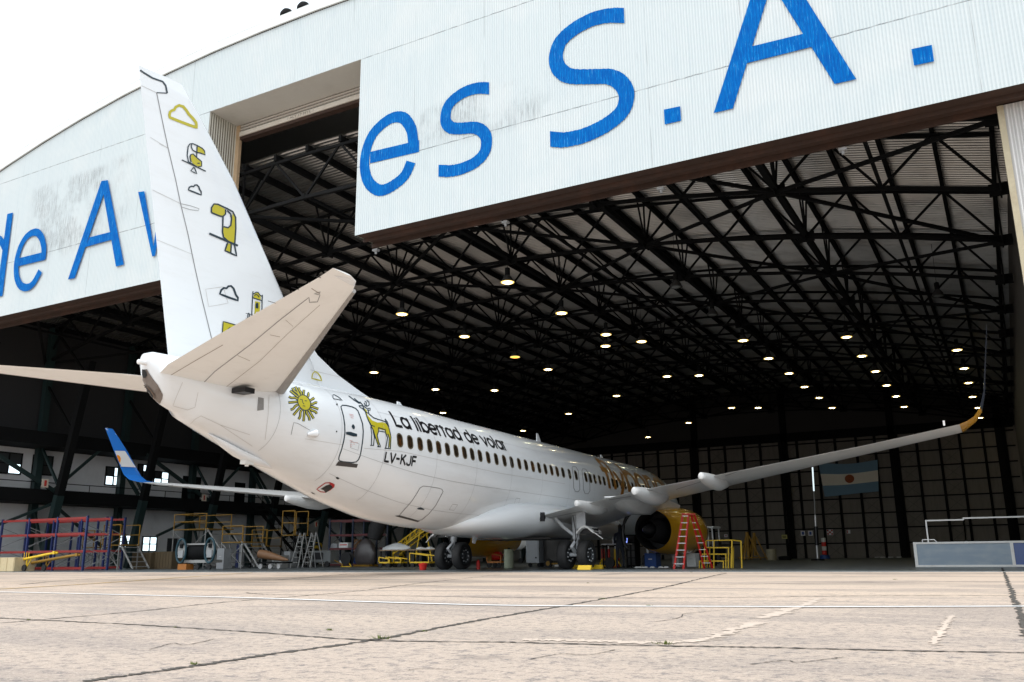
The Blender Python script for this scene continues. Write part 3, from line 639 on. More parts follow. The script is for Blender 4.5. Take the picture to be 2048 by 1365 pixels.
RG = [endring(-18.16, 4.66, .05, .06, .5), endring(-18.15, 4.66, .22, .36, .5), endring(-18.06, 4.66, .36, .55, .52), endring(-17.88, 4.65, .45, .63, .45), endring(-17.52, 4.62, .57, .68, .3), endring(-17.2, 4.60, .66, .73, .12)]
m = M().rings(RG+[[fpt(y, 2*math.pi*k/72) for k in range(72)] for y in yl_]); fus = m.build('fuselage', white_ac, plane, 60)
fus['label'] = 'white fuselage with black slogan and yellow drawings'
def bvh(*obs):
    V = []; F = []
    for ob in obs:
        n = len(V); V += [v.co.copy() for v in ob.data.vertices]; F += [tuple(i+n for i in p.vertices) for p in ob.data.polygons]
    return BVHTree.FromPolygons(V, F)
FB = bvh(fus)
def hit(B, q, off=.006, fb=None):
    d = lray(q).normalized(); loc, nrm, i, dist = B.ray_cast(LC, d)
    if loc is None: return None
    if nrm.dot(d) > 0: nrm = -nrm
    return loc+nrm*off
def decal_poly(B, m, P, off=.006, sz=7):
    """fill a photo-traced polygon and lay it on the real surface"""
    T = tessellate_polygon([[Vector((x, y, 0)) for x, y in P]]); st = [[P[i] for i in t] for t in T]; 
    while st:
        t = st.pop(); e = [math.dist(t[i], t[(i+1) % 3]) for i in range(3)]; k = e.index(max(e))
        if e[k] > sz:
            a, b, c = t[k], t[(k+1) % 3], t[(k+2) % 3]; mm = ((a[0]+b[0])/2, (a[1]+b[1])/2); st += [[a, mm, c], [mm, b, c]]
        else:
            h = [hit(B, q, off) for q in t]
            if all(x is not None for x in h): m.add(h, [(0, 1, 2)])
def decal_line(B, m, P, w, off=.008, closed=False, smooth=0, step=5):
    P = [tuple(p) for p in P]
    if smooth: P = [(v.x, v.y) for v in catmull([(x, y, 0) for x, y in P], smooth, closed)]
    if closed: P = P+[P[0]]
    Q = [P[0]]
    for a, b in zip(P[:-1], P[1:]):
        k = max(1, int(math.dist(a, b)/step))
        for j in range(1, k+1): Q.append((a[0]+(b[0]-a[0])*j/k, a[1]+(b[1]-a[1])*j/k))
    A = []; Bq = []; n = len(Q)
    for i, p in enumerate(Q):
        if closed: pa, pb = (Q[i-1] if i else Q[-2]), (Q[i+1] if i < n-1 else Q[1])
        else: pa, pb = Q[max(i-1, 0)], Q[min(i+1, n-1)]
        dx, dy = pb[0]-pa[0], pb[1]-pa[1]; l_ = math.hypot(dx, dy) or 1; nx_, ny_ = -dy/l_*w/2, dx/l_*w/2
        A.append(hit(B, (p[0]+nx_, p[1]+ny_), off)); Bq.append(hit(B, (p[0]-nx_, p[1]-ny_), off))
    for i in range(n-1):
        h = [A[i], A[i+1], Bq[i+1], Bq[i]]
        if all(x is not None for x in h): m.add(h, [(0, 1, 2, 3)])
def px(L_, org, sc): return [(org[0]+x/sc, org[1]+y/sc) for x, y in L_]

# auxiliary power unit tail cone: burnt metal end with the exhaust
cone = paint('tail_cone_metal', (.20, .17, .15), .45, .3, .5, (.07, .04, .03), 5)
m = M(); decal_poly(FB, m, px([(305, 425), (380, 415), (420, 490), (480, 580), (560, 680), (620, 790), (650, 850), (640, 920), (600, 1000), (560, 1060), (520, 1065), (470, 1020), (400, 960), (345, 890), (310, 790), (292, 700), (300, 640), (310, 560)], (250, 690), 8.53), .012, 4)
apu = m.build('tail_cone', cone, plane)
m = M(); decal_poly(FB, m, px([(302, 690), (345, 682), (400, 720), (460, 790), (500, 860), (500, 930), (450, 960), (390, 920), (340, 850), (305, 770)], (250, 690), 8.53), .024, 4); m.build('exhaust', black, apu)
m = M(); decal_line(FB, m, px([(345, 682), (400, 715), (460, 780), (505, 850), (515, 920), (490, 965), (440, 968)], (250, 690), 8.53), 2.2, .035); m.build('exhaust_rim', paint('brown_rim', (.16, .11, .08), .5, .4), apu)
m = M(); decal_poly(FB, m, px([(303, 415), (340, 420), (375, 460), (385, 520), (360, 562), (315, 555), (302, 500)], (250, 690), 8.53), .024, 4); m.build('cooling_vent', black, plane)
M().tube([lX(px([(300, 292)], (250, 690), 8.53)[0], 0)+Vector((0, .35, 0)), lX(px([(300, 292)], (250, 690), 8.53)[0], 0), lX(px([(228, 290)], (250, 690), 8.53)[0], 0), lX(px([(212, 290)], (250, 690), 8.53)[0], 0)], [.07, .07, .06, .02], 12).build('tail_light', paint('lamp_lens', (.85, .85, .85), .15), plane, True)

def airfoil(n=14):
    """closed loop: u (0 leading .. 1 trailing), t (+upper/-lower)"""
    us = [.5*(1-math.cos(math.pi*i/n)) for i in range(n+1)]
    th = lambda u: 5*(.2969*math.sqrt(max(u, 0))-.126*u-.3516*u*u+.2843*u**3-.1015*u**4)
    return [(u, th(u)) for u in us][::-1]+[(u, -th(u)) for u in us[1:-1]]
AF = airfoil()
def wing_loft(st, normal):
    """stations: (LE point, TE point, relative thickness); normal: direction of thickness"""
    ring = []; st2 = []
    for a_, b_ in zip(st[:-1], st[1:]):
        for k_ in range(8):
            f_ = k_/8; st2.append((Vector(a_[0]).lerp(Vector(b_[0]), f_), Vector(a_[1]).lerp(Vector(b_[1]), f_), a_[2]*(1-f_)+b_[2]*f_, Vector(a_[3]).lerp(Vector(b_[3]), f_)))
    st2.append(st[-1])
    for le, te, t, nn in st2:
        le, te, nn = Vector(le), Vector(te), Vector(nn).normalized(); c = (te-le).length
        ring.append([le+(te-le)*u+nn*(h*t*c) for u, h in AF])
    return M().rings(ring, True)
# fin
fin_tip_te, fin_tip_le = lX((277, 130), 0), lX((366, 173), 0)
_le = [lX(q, 0) for q in ((604, 684), (572, 610), (470, 370), (400, 235), (376, 192))]
LEz = lambda z: np.interp(z, [5.3]+[p_.z for p_ in _le], [_le[0].y+(_le[0].z-5.3)*.80]+[p_.y for p_ in _le])
TEz = lambda z: -17.66-(z-5.26)*.2387

rows_ = []
for z in (4.9, 5.5, 6.5, 7.6, 9.2, 10.6, 12.0, 12.3):
    te = lX((0, 0), 0); rows_.append(((0, float(LEz(z)) if z > 5.3 else -10.9, z), (0, TEz(z), z), .10 if z > 5.5 else .095, (1, 0, 0)))
_tl = lX((366, 172), 0); rows_.append(((0, _tl.y, _tl.z), (0, -19.39, 12.50), .05, (1, 0, 0)))
fin = wing_loft(rows_, None).build('tail_fin', white_ac, plane, 50)
m = M()
DF = [(-13.35, 7.35), (-12.75, 6.75), (-12.2, 6.35), (-11.2, 5.95), (-10.2, 5.68), (-9.2, 5.43)]
ring = []
for y, z in DF:
    w_ = .04+.16*max(0, (z-5.4)/2); ring.append([Vector((-.26, y-1.2, 5.0)), Vector((-.16, y-.4, 5.3)), Vector((-.02, y, z-.02)), Vector((0, y+.02, z)), Vector((.02, y, z-.02)), Vector((.16, y-.4, 5.3)), Vector((.26, y-1.2, 5.0))])
m = M()
# dorsal fillet: a thin wedge rising from the crown into the leading edge
P = [(-9.2, 5.42), (-10.2, 5.68), (-11.2, 5.98), (-12.2, 6.42), (-12.9, 7.0), (-13.5, 7.68)]
A = []; Bn = []; Cn = []
for y, z in P: A.append(Vector((0, y, z)))
for y, z in P:
    wy = .02+.30*(-9.2-y)/4.3; Bn.append(Vector((wy, y-.05, 5.15))); Cn.append(Vector((-wy, y-.05, 5.15)))
tp = Vector((.0, -15, 7.7))
V = A+Bn+Cn; k = len(P); m.add(V, [(i, i+1, k+i+1, k+i) for i in range(k-1)]+[(i+1, i, 2*k+i, 2*k+i+1) for i in range(k-1)])
if False: m.add([A[-1], Bn[-1], Vector((.36, -15.2, 5.2)), Vector((.3, -15.6, 7.5))], [(0, 1, 2, 3)]); m.add([A[-1], Cn[-1], Vector((-.36, -15.2, 5.2)), Vector((-.3, -15.6, 7.5))], [(3, 2, 1, 0)])
dors = m.build('dorsal_fin', white_ac, plane, 50)
NB = bvh(fin, dors); NF = bvh(fin, dors, fus)
ln = M()
decal_line(NB, ln, [(313, 186), (325, 245), (336, 297), (351, 360), (361, 408), (376, 470), (390, 538), (404, 600), (426, 690)], 1.6)
decal_line(NB, ln, [(361, 408), (380, 412), (398, 418), (396, 422), (380, 420), (364, 415)], 1)
ln.build('rudder_gap', ink_line, fin)
ln = M(); decal_line(NB, ln, [(280, 141), (287, 146), (305, 157), (325, 164), (331, 172), (334, 187)], 3.2, .012); decal_line(NB, ln, [(334, 187), (313, 186)], 2, .012); ln.build('rudder_horn_gap', ink_dark, fin)
ln = M()
decal_line(NB, ln, [(411, 579), (446, 574), (456, 607), (417, 614)], .9, .006, True); decal_line(NB, ln, [(283, 172), (313, 186)], .9); decal_line(NB, ln, [(300, 378), (361, 408)], .9); decal_line(NB, ln, [(313, 480), (386, 510)], .7); decal_line(NB, ln, [(300, 275), (336, 297)], .7)
decal_line(NB, ln, [(336, 297), (318, 288)], .7); ln.build('panel_lines', ink_faint, fin)
# drawings on the fin
CLOUD = [(0, .62), (.02, .40), (.12, .26), (.24, .26), (.34, .08), (.52, 0), (.70, .08), (.80, .28), (.92, .40), (1, .62), (1, .98)]
m = M(); decal_line(NB, m, px([(862, 1270), (875, 1215), (915, 1185), (955, 1175), (985, 1120), (1050, 1085), (1130, 1110), (1190, 1180), (1240, 1260), (1310, 1330), (1380, 1420), (1395, 1520), (1250, 1470), (1040, 1390), (870, 1320)], (250, 100), 9.75), 5.5, .012, True)
m.build('cloud_drawing', ink_yellow, fin)
def cl(org, sc, P, w, mat_, par, B=NB):
    m = M(); decal_line(B, m, px(P, org, sc), w, .012, True); return m.build('cloud_drawing', mat_, par)
cl((320, 190), 5.94, [(335, 1132), (345, 1100), (372, 1088), (398, 1092), (410, 1075), (435, 1072), (458, 1095), (468, 1128), (485, 1150), (487, 1192), (420, 1165)], 3, ink_dark, fin)
cl((400, 540), 5.972, [(235, 290), (250, 245), (280, 218), (315, 222), (335, 198), (368, 194), (398, 225), (415, 270), (425, 300), (450, 335), (450, 368), (350, 335)], 4, ink_dark, fin)
# upper toucan
o_, s_ = (320, 190), 5.94
m = M(); decal_poly(NB, m, px([(440, 615), (490, 635), (520, 665), (530, 710), (470, 685), (438, 680)], o_, s_), .012); decal_poly(NB, m, px([(365, 720), (385, 705), (410, 720), (440, 765), (490, 800), (485, 850), (440, 850), (385, 815), (365, 770)], o_, s_), .012)
m.build('bird_fill', ink_yellow, fin)
m = M()
for P in ([(335, 800), (320, 720), (330, 620), (350, 585), (385, 582), (440, 605), (500, 640), (525, 670), (533, 715), (480, 695), (430, 685), (385, 660), (368, 620), (372, 590)], [(438, 612), (434, 685), (430, 740)], [(365, 800), (352, 740), (362, 712), (390, 705), (430, 745), (490, 795), (490, 850), (440, 862), (380, 825), (340, 800)], [(440, 815), (468, 815)], [(255, 775), (540, 910)], [(400, 860), (362, 905), (435, 940), (405, 865)]): decal_line(NB, m, px(P, o_, s_), 2.2, .016)
m.build('bird_outline', ink_dark, fin)
# lower toucan
o_, s_ = (400, 390), 4.405
m = M(); decal_poly(NB, m, px([(100, 105), (120, 85), (150, 90), (215, 125), (222, 165), (205, 190), (180, 185), (100, 155)], o_, s_), .012); decal_poly(NB, m, px([(285, 165), (305, 200), (305, 430), (250, 415), (210, 380), (200, 330), (205, 285), (250, 290), (272, 265), (280, 200)], o_, s_), .012); decal_poly(NB, m, px([(240, 430), (268, 435), (265, 505), (222, 490)], o_, s_), .012)
m.build('bird_fill', ink_yellow, fin)
m = M()
for P in ([(98, 158), (98, 115), (120, 82), (155, 85), (240, 125), (285, 150), (310, 200), (312, 300), (303, 435)], [(98, 158), (170, 188), (200, 192), (222, 170), (222, 130)], [(200, 192), (195, 330), (205, 375), (250, 415), (303, 435)], [(235, 140), (268, 170), (275, 215), (268, 270), (245, 292), (205, 282)], [(240, 425), (217, 492), (320, 540), (300, 440)], [(272, 435), (268, 510)]): decal_line(NB, m, px(P, o_, s_), 3, .016)
decal_line(NB, m, px([(78, 342), (330, 450)], o_, s_), 4, .018); m.build('bird_outline', ink_dark, fin)
# town hall tower
o_, s_ = (400, 540), 5.972
m = M()
for P in ([(640, 300), (660, 280), (690, 278), (718, 305), (722, 362), (635, 332)], [(655, 375), (715, 388), (705, 575), (645, 560)], [(548, 592), (600, 600), (640, 570), (680, 560), (705, 575), (720, 640), (545, 660)], [(275, 625), (530, 695), (760, 760), (700, 900), (258, 870)]): decal_poly(NB, m, px(P, o_, s_), .014, 5)
m.build('tower_fill', ink_yellow, fin)
m = M()
for P in ([(628, 258), (622, 345), (612, 585)], [(740, 300), (732, 575)], [(625, 335), (735, 370)], [(628, 290), (650, 282), (665, 268), (690, 272), (712, 305), (735, 318)], [(645, 310), (665, 295), (685, 305), (700, 330)], [(565, 585), (568, 530), (576, 518), (588, 530), (585, 590)], [(545, 660), (545, 585), (600, 602), (640, 572), (680, 562), (705, 580)], [(552, 630), (600, 648)], [(255, 860), (272, 618), (530, 692), (700, 742)], [(275, 780), (330, 800)]): decal_line(NB, m, px(P, o_, s_), 1.9, .018)
decal_poly(NB, m, px([(658, 458), (658, 410), (675, 390), (692, 405), (692, 465)], o_, s_), .018, 5); decal_poly(NB, m, px([(322, 795), (322, 710), (350, 688), (385, 700), (392, 735), (388, 800)], o_, s_), .018, 5); decal_poly(NB, m, px([(445, 735), (460, 720), (480, 728), (478, 760)], o_, s_), .018, 5)
m.build('tower_outline', ink_dark, fin)
m = M(); decal_poly(NB, m, px([(658, 522), (668, 502), (685, 505), (692, 525), (680, 545), (665, 543)], o_, s_), .022, 5); m.build('tower_clock', flagw, fin)

# horizontal stabilisers
T7 = math.tan(R(7))
for s_ in (1, -1):
    st = []
    for x, le, te, t in ((.3, -14.2, -18.1, .10), (.95, -14.75, -18.42, .10), (3.0, -16.2, -18.98, .10), (5.5, -17.98, -19.62, .10), (6.9, -18.98, -19.98, .10), (7.25, -19.32, -20.10, .09), (7.36, -19.62, -20.14, .06)):
        z = 4.67+T7*x+.02; st.append(((s_*x, le, z), (s_*x, te, z), t, (0, 0, 1)))
    st_o = wing_loft(st, None).build('stabiliser', tail_grey, plane, 40)
    le = M(); 
    for a, b in zip(st[1:5], st[2:6]):
        pass
    if s_ == 1:
        SB = bvh(st_o); ln = M()
        m = M(); decal_poly(SB, m, [(668, 551), (695, 555), (716, 567), (718, 574), (700, 570)], .006, 4); m.build('tip_cap', white_ac, st_o)
        decal_line(SB, ln, [(393, 780), (430, 743), (500, 690), (560, 640), (618, 595), (619, 605), (635, 604), (640, 590), (628, 588), (641, 584)], 1.5, .004)
        ln.build('elevator_gap', ink_line, st_o)
        ln = M(); decal_line(SB, ln, [(341, 751), (390, 722), (446, 690)], 1.2, .004); decal_line(SB, ln, [(446, 779), (520, 722), (575, 668), (640, 610)], .8, .004); decal_line(SB, ln, [(540, 670), (560, 674)], .8, .004); decal_line(SB, ln, [(475, 711), (500, 722)], .8, .004); decal_line(SB, ln, [(586, 653), (571, 640)], .7, .004); decal_line(SB, ln, [(623, 577), (640, 588)], 1.5, .004)
        ln.build('panel_lines', paint('stab_lines', (.33, .29, .25), .6), st_o)
    m = M(); m.tube([(s_*x, le+.03, 4.69+T7*x) for x, le in ((1.0, -14.79), (3.0, -16.2), (5.5, -17.98), (6.9, -18.98))], [.16, .11, .065, .045], 10)
    m.build('leading_edge', paint('edge_shade_grey', (.30, .29, .28), .5, 0, .2), st_o, 60)  # shading of the leading edge put into the colour as darker grey
M().bx((.90, -16.35, 4.47), (1.35, -16.0, 4.60)).build('trim_slot', ink_black, plane)

# wings with blended winglets
for s_ in (1, -1):
    ST = [(1.2, 6.6, -1.25, 1.93, 2.10, .13), (1.9, 5.7, -1.3, 2.00, 2.25, .13), (3.9, 4.35, -1.3, 2.41, 2.55, .12), (5.3, 3.25, -1.32, 2.68, 2.82, .115), (6.3, 2.65, -1.52, 2.82, 2.95, .11), (10, .75, -2.52, 3.2, 3.32, .105), (14, -1.3, -3.6, 3.62, 3.72, .10), (16.95, -3.05, -4.62, 3.96, 3.97, .10)]
    st = [((s_*x, le, zl), (s_*x, te, zt), t, (0, 0, 1)) for x, le, te, zt, zl, t in ST]
    w = wing_loft(st, None).build('wing', wing_grey, plane, 40)
    WLT = [(16.95, -3.05, -4.62, 3.965, .10, 8), (17.15, -3.7, -4.88, 4.0, .09, 20), (17.35, -4.08, -5.08, 4.09, .08, 40), (17.52, -4.29, -5.25, 4.30, .07, 60), (17.66, -4.52, -5.41, 4.72, .05, 75), (17.78, -4.98, -5.73, 5.41, .04, 81), (17.88, -5.40, -5.97, 5.96, .04, 82), (17.95, -5.76, -6.17, 6.38, .03, 83)]
    st = [((s_*x, le, z), (s_*x, te, z), t, (-s_*math.sin(R(a)), 0, math.cos(R(a)))) for x, le, te, z, t, a in WLT]
    if s_ > 0:
        wing_loft(st[:4], None).build('winglet_root', yellow_ac, plane, 40); wg = wing_loft(st[3:], None).build('winglet', paint('winglet_dark', (.008, .02, .05), .2, 0, 0, coat=.5), plane, 40)
    else: wg = wing_loft(st, None).build('winglet', blue_ac, plane, 40)
    if s_ < 0:
        wg['label'] = 'blue winglet with white band and orange sun'
        GB = bvh(wg); m = M()
        decal_poly(GB, m, px([(372, 530), (590, 535), (775, 815), (480, 800)], (180, 840), 8.53), .03, 3); m.build('flag_band', flagw, wg)
        m = M(); cx_, cy_ = 180+462/8.53, 840+680/8.53
        decal_poly(GB, m, [(cx_+6.2*math.cos(a), cy_+8.6*math.sin(a)) for a in np.linspace(-1.9, 1.75, 14)], .045, 3); m.build('flag_sun', orange, wg)
    else:
        wg['label'] = 'dark thin winglet standing above its yellow root'
        M().box((s_*16.55, -4.38, 4.06), (.05, .07, .14)).build('tip_light', paint('tip_glass', (.7, .7, .7), .2), w)
        WB = bvh(w); ln = M()
        for P in ([(1352, 979), (1411, 961)], [(1450, 952), (1515, 930)], [(1090, 1038), (1170, 1021)], [(1218, 1000), (1262, 993)], [(1515, 930), (1512, 922)], [(1560, 918), (1700, 882)]): decal_line(WB, ln, P, 1.0, .006)
        ln.build('flap_gap', ink_line, w)
    # underside gap lines and flap track fairings
    for x, yt, z, l_, sc in ((3.85, -2.05, 2.28, 3.0, 1.1), (6.25, -2.3, 2.62, 3.5, 1.35), (8.95, -3.05, 2.95, 3.2, 1.15)) if s_ > 0 else ((3.95, -2.15, 2.30, 3.0, 1.1), (6.45, -2.35, 2.62, 3.4, 1.25), (9.55, -3.1, 2.93, 3.4, 1.3)):
        ring = []
        for u, rx, rz, dz in ((0, .01, .05, .12), (.008, .08, .10, .12), (.05, .13, .12, .11), (.2, .20, .17, .07), (.45, .25, .22, .02), (.65, .26, .23, .02), (.85, .20, .18, .08), (1, .06, .05, .2)):
            ring.append([Vector((s_*x+rx*sc*math.cos(2*math.pi*k/20), yt+u*l_, z+dz+rz*sc*math.sin(2*math.pi*k/20))) for k in range(20)])
        M().rings(ring).build('flap_fairing', wing_grey, plane, 50)
# engines
for s_ in (1, -1):
    ex, ez = s_*4.83, 1.57
    e = M().rings([[Vector((ex+r_*math.cos(2*math.pi*k/40), y_, ez+dz+r_*(math.sin(2*math.pi*k/40) if math.sin(2*math.pi*k/40) > 0 else math.sin(2*math.pi*k/40)*fl_))) for k in range(40)] for y_, r_, fl_, dz in ((3.35, .80, 1, 0), (3.45, .83, 1, 0), (4.0, .91, 1, -.02), (5.0, 1.03, .97, -.02), (6.2, 1.09, .94, -.02), (7.2, 1.06, .92, 0), (7.8, 1.0, .90, 0), (8.05, .93, .9, 0), (8.0, .86, .9, 0), (7.6, .80, .95, 0), (6.6, .78, 1, 0))], False).build('engine_cowl', yellow_ac, plane, 60)
    M().lathe((ex, 3.36, ez), (0, 1, 0), [(0, .79), (.02, .77), (.5, .80), (1.4, .80)], 40).build('nozzle_lining', black, e, 60)
    M().lathe((ex, 4.75, ez), (0, 1, 0), [(0, .80), (.01, .05)], 32, True).build('fan_duct', ink_black, e)
    M().lathe((ex, 2.75, ez), (0, 1, 0), [(0, .36), (.1, .38), (.9, .50), (2, .56)], 32).build('core_nozzle', paint('core_metal', (.035, .035, .04), .5, .5, .4), e, 60)
    M().lathe((ex, 2.2, ez), (0, 1, 0), [(0, .02), (.2, .12), (.6, .2), (.9, .22)], 24, True).build('exhaust_plug', paint('plug_metal', (.05, .05, .055), .4, .5, .3), e, 60)
    M().lathe((ex, 6.65, ez), (0, 1, 0), [(0, .78), (.02, .1)], 32, True).build('fan', dark, e)
    # pylon with its pale aft fairing
    P = [(6.6, 2.55, 2.75, .16), (4.8, 2.50, 2.9, .2), (3.4, 2.35, 2.85, .45), (2.4, 2.14, 2.8, .80), (1.2, 2.12, 2.75, .92), (.2, 2.3, 2.72, .8), (-.8, 2.62, 2.70, .4)]
    M().rings([[Vector((ex+a*w_, y_, z_)) for a, z_ in ((-1, zt), (-.72, (zb+zt)/2), (-.42, zb+.03), (-.36, zb), (.36, zb), (.42, zb+.03), (.72, (zb+zt)/2), (1, zt))] for y_, zb, zt, w_ in P]).build('pylon', wing_grey, plane, 60)
# opened inboard fan cowl seen beside the right engine
M().tube([(4.25-.75*math.sin(t_)*1.0, 3.3+.0*t_, 1.45+.95*math.cos(t_)) for t_ in np.linspace(.0, 2.3, 14)], .075, 8).build('open_cowl_edge', ink_black, plane, 60)

# belly fairing
BF = [(-5.9, .25, 1.45, 1.50), (-5.2, 1.0, 1.30, 1.9), (-4.2, 1.62, 1.24, 2.3), (-3.0, 1.95, 1.20, 2.62), (-1.5, 2.06, 1.18, 2.75), (1, 2.08, 1.18, 2.8), (4, 2.05, 1.2, 2.7), (7, 1.95, 1.3, 2.4), (8.5, 1.3, 1.42, 1.9)]
ring = []
for y_, hw_, zb, zt in BF:
    zc = (zb+zt)/2+.05; R_ = []
    for k in range(40):
        a = 2*math.pi*k/40; c_, s2_ = math.cos(a), math.sin(a)
        R_.append(Vector((hw_*math.copysign(abs(c_)**.75, c_), y_, zc+(zt-zc if s2_ > 0 else zc-zb)*math.copysign(abs(s2_)**.9, s2_))))
    ring.append(R_)
bf = M().rings(ring).build('belly_fairing', white_ac, plane, 60)
for s_ in (1, -1):
    m = M(); m.box((s_*1.95, -1.42, 1.98), (.5, .10, .34)); m.lathe((s_*2.02, -1.5, 1.98), (0, 1, 0), [(0, .12), (.3, .13)], 16, True); m.build('flap_track_end', ink_black, plane)
    M().lathe((s_*1.9, -1.58, 1.96), (0, 1, 0), [(0, .02), (.02, .11), (.1, .12)], 16).build('track_cap', strut_w, plane)
# landing gear
def wheel_parts(par, x, y, z, r, w):
    t = M().lathe((x-w/2, y, z), (1, 0, 0), [(.06*w, r*.62), (0, r*.80), (.05*w, r*.93), (.22*w, r*.99), (.5*w, r), (.78*w, r*.99), (.95*w, r*.93), (w, r*.80), (.94*w, r*.62)], 40).build('tyre', black, par, 60)
    h = M()
    for sd in (1, -1):
        h.lathe((x+sd*w*.42, y, z), (-sd, 0, 0), [(-.0, r*.62), (.03, r*.60), (.10, r*.5), (.11, r*.3), (.03, r*.26), (0, r*.16), (0, .01)], 28)
    h.build('rim', paint('rim_grey', (.05, .055, .06), .4, .5, .4), t)
    b = M()
    for k in range(9):
        a = 2*math.pi*k/9; b.lathe((x+w*.40, y+.42*r*math.cos(a), z+.42*r*math.sin(a)), (1, 0, 0), [(0, .028), (.035, .028)], 6, True)
    b.build('wheel_bolts', strut_w, t)
def gear_group(name, loc): 
    g_ = M().tube(*loc).build(name, strut_w, plane, 60); return g_
for s_ in (1, -1):
    mg = M(); mg.tube([(s_*2.86, 0, .56), (s_*2.86, 0, 1.15)], .085, 14); mg.tube([(s_*2.86, 0, 1.15), (s_*2.80, .05, 2.35)], [.135, .12], 14); mg.tube([(s_*2.45, 0, .565), (s_*3.27, 0, .565)], .08, 10)
    mg = mg.build('main_gear_strut', strut_w, plane, 50)
    M().tube([(s_*2.86, -.02, 1.25), (s_*2.45, -.25, 1.62), (s_*2.15, -.45, 2.0)], [.06, .07, .06], 8).build('side_brace', strut_w, mg)
    m = M(); m.bar((2.86*s_, -.08, 1.1), (2.86*s_, -.42, .86), .12, .04); m.bar((2.86*s_, -.42, .86), (2.86*s_, -.08, .62), .12, .04); m.build('torque_link', strut_w, mg)
    m = M(); m.tube([(2.80*s_, -.16, 2.2), (2.93*s_, -.19, 1.5), (2.9*s_, -.14, .8), (2.98*s_, -.06, .6)], .016, 6); m.tube([(2.95*s_, -.12, 2.0), (3.0*s_, -.15, 1.3), (2.78*s_, -.12, .7)], .013, 6); m.build('brake_hose', ink_black, mg)
    m = M(); m.bx((s_*3.02, -.28, 1.55), (s_*3.40, -.22, 2.2)); m.build('strut_door', strut_w, mg)
    for x in (2.43, 3.29): wheel_parts(mg, s_*x, 0, .565, .565, .40)
    # curved door edge over the outer wheel
    ar = [(3.02, 1.42), (3.12, 1.52), (3.24, 1.62), (3.38, 1.67), (3.52, 1.62), (3.64, 1.52), (3.74, 1.44)] 
    m = M(); f_ = [Vector((s_*x, -.34, z)) for x, z in ar]; b_ = [p+Vector((0, .9, -.02)) for p in f_]; n_ = len(ar)
    m.add(f_+b_+[p+Vector((0, 0, -.075)) for p in f_+b_], [(i, i+1, n_+i+1, n_+i) for i in range(n_-1)]+[(2*n_+i+1, 2*n_+i, 3*n_+i, 3*n_+i+1) for i in range(n_-1)]+[(i+1, i, 2*n_+i, 2*n_+i+1) for i in range(n_-1)])
    m.bar((s_*3.74, -.34, 1.42), (s_*4.10, -.2, 1.14), .05, .03)
    m.build('gear_door', whitep, mg)
    m = M(); m.bx((s_*3.08, -.1, 1.35), (s_*3.7, .3, 1.56)); m.build('door_hinge', ink_black, mg)
M().bx((-1.1, -1.0, 1.17), (2.2, .9, 1.22)).build('wheel_well', ink_black, plane)
ng = M().tube([(0, 15.6, .35), (0, 15.5, 1.7)], [.06, .09], 12).build('nose_gear_strut', strut_w, plane, 50)
for x in (-.2, .2): wheel_parts(ng, x, 15.6, .345, .345, .19)
m = M(); m.add([(-.03, -2.6, 1.43), (.03, -2.6, 1.43), (.02, -2.95, .98), (-.02, -2.95, .98), (-.03, -3.05, 1.43), (.03, -3.05, 1.43), (.02, -3.1, 1.0), (-.02, -3.1, 1.0)], [(0, 1, 2, 3), (4, 7, 6, 5), (0, 3, 7, 4), (1, 5, 6, 2), (3, 2, 6, 7)]); m.build('drain_mast', strut_w, plane)
for y_, h_ in ((2.45, .42), (-7.9, .22), (9.5, .2)):
    m = M(); m.add([(-.02, y_+.25, 5.40), (.02, y_+.25, 5.40), (.02, y_-.2, 5.40), (-.02, y_-.2, 5.40), (-.01, y_-.05, 5.42+h_), (.01, y_-.05, 5.42+h_), (.01, y_-.2, 5.42+h_), (-.01, y_-.2, 5.42+h_)], [(0, 1, 5, 4), (1, 2, 6, 5), (2, 3, 7, 6), (3, 0, 4, 7), (4, 5, 6, 7)]); m.build('blade_antenna', white_ac, plane)
# tail skid fairing and drain
m = M(); ring = []
for y_, hw_, z_ in ((-16.3, .02, 3.46), (-15.8, .15, 3.26), (-15.3, .21, 3.08), (-14.9, .22, 2.98), (-14.4, .18, 2.90), (-13.8, .05, 2.78)):
    ring.append([Vector((.12+hw_*math.cos(2*math.pi*k/16), y_, z_+hw_*.55*math.sin(2*math.pi*k/16)+.04)) for k in range(16)])
sk = M().rings(ring).build('skid_fairing', white_ac, plane, 60)
m = M(); m.bx((.02, -15.05, 2.84), (.22, -14.75, 3.0)); m.lathe((.12, -14.9, 2.79), (0, 0, 1), [(0, .05), (.08, .06)], 10, True); m.build('tail_skid', whitep, sk)

def fus_uv0(y, a, off=.006):
    p = fpt(y, a); zt, zb, hw, zc = sec(y); n_ = Vector((math.cos(a)/hw, 0, math.sin(a)/(zt-zc if math.sin(a) > 0 else zc-zb))).normalized(); return p+n_*off
# static wicks on the trailing edges
for s_ in (1, -1):
    for x, y_, z_ in ((6.9, -19.98, 5.53), (6.2, -19.8, 5.45), (5.4, -19.6, 5.35), (4.6, -19.4, 5.26), (16.2, -4.5, 3.87), (15.4, -4.25, 3.79), (14.6, -4.05, 3.71)): M().tube([(s_*x, y_+.04, z_), (s_*(x+.02), y_-.20, z_-.02)], .006, 5).build('static_wick', ink_black, plane)
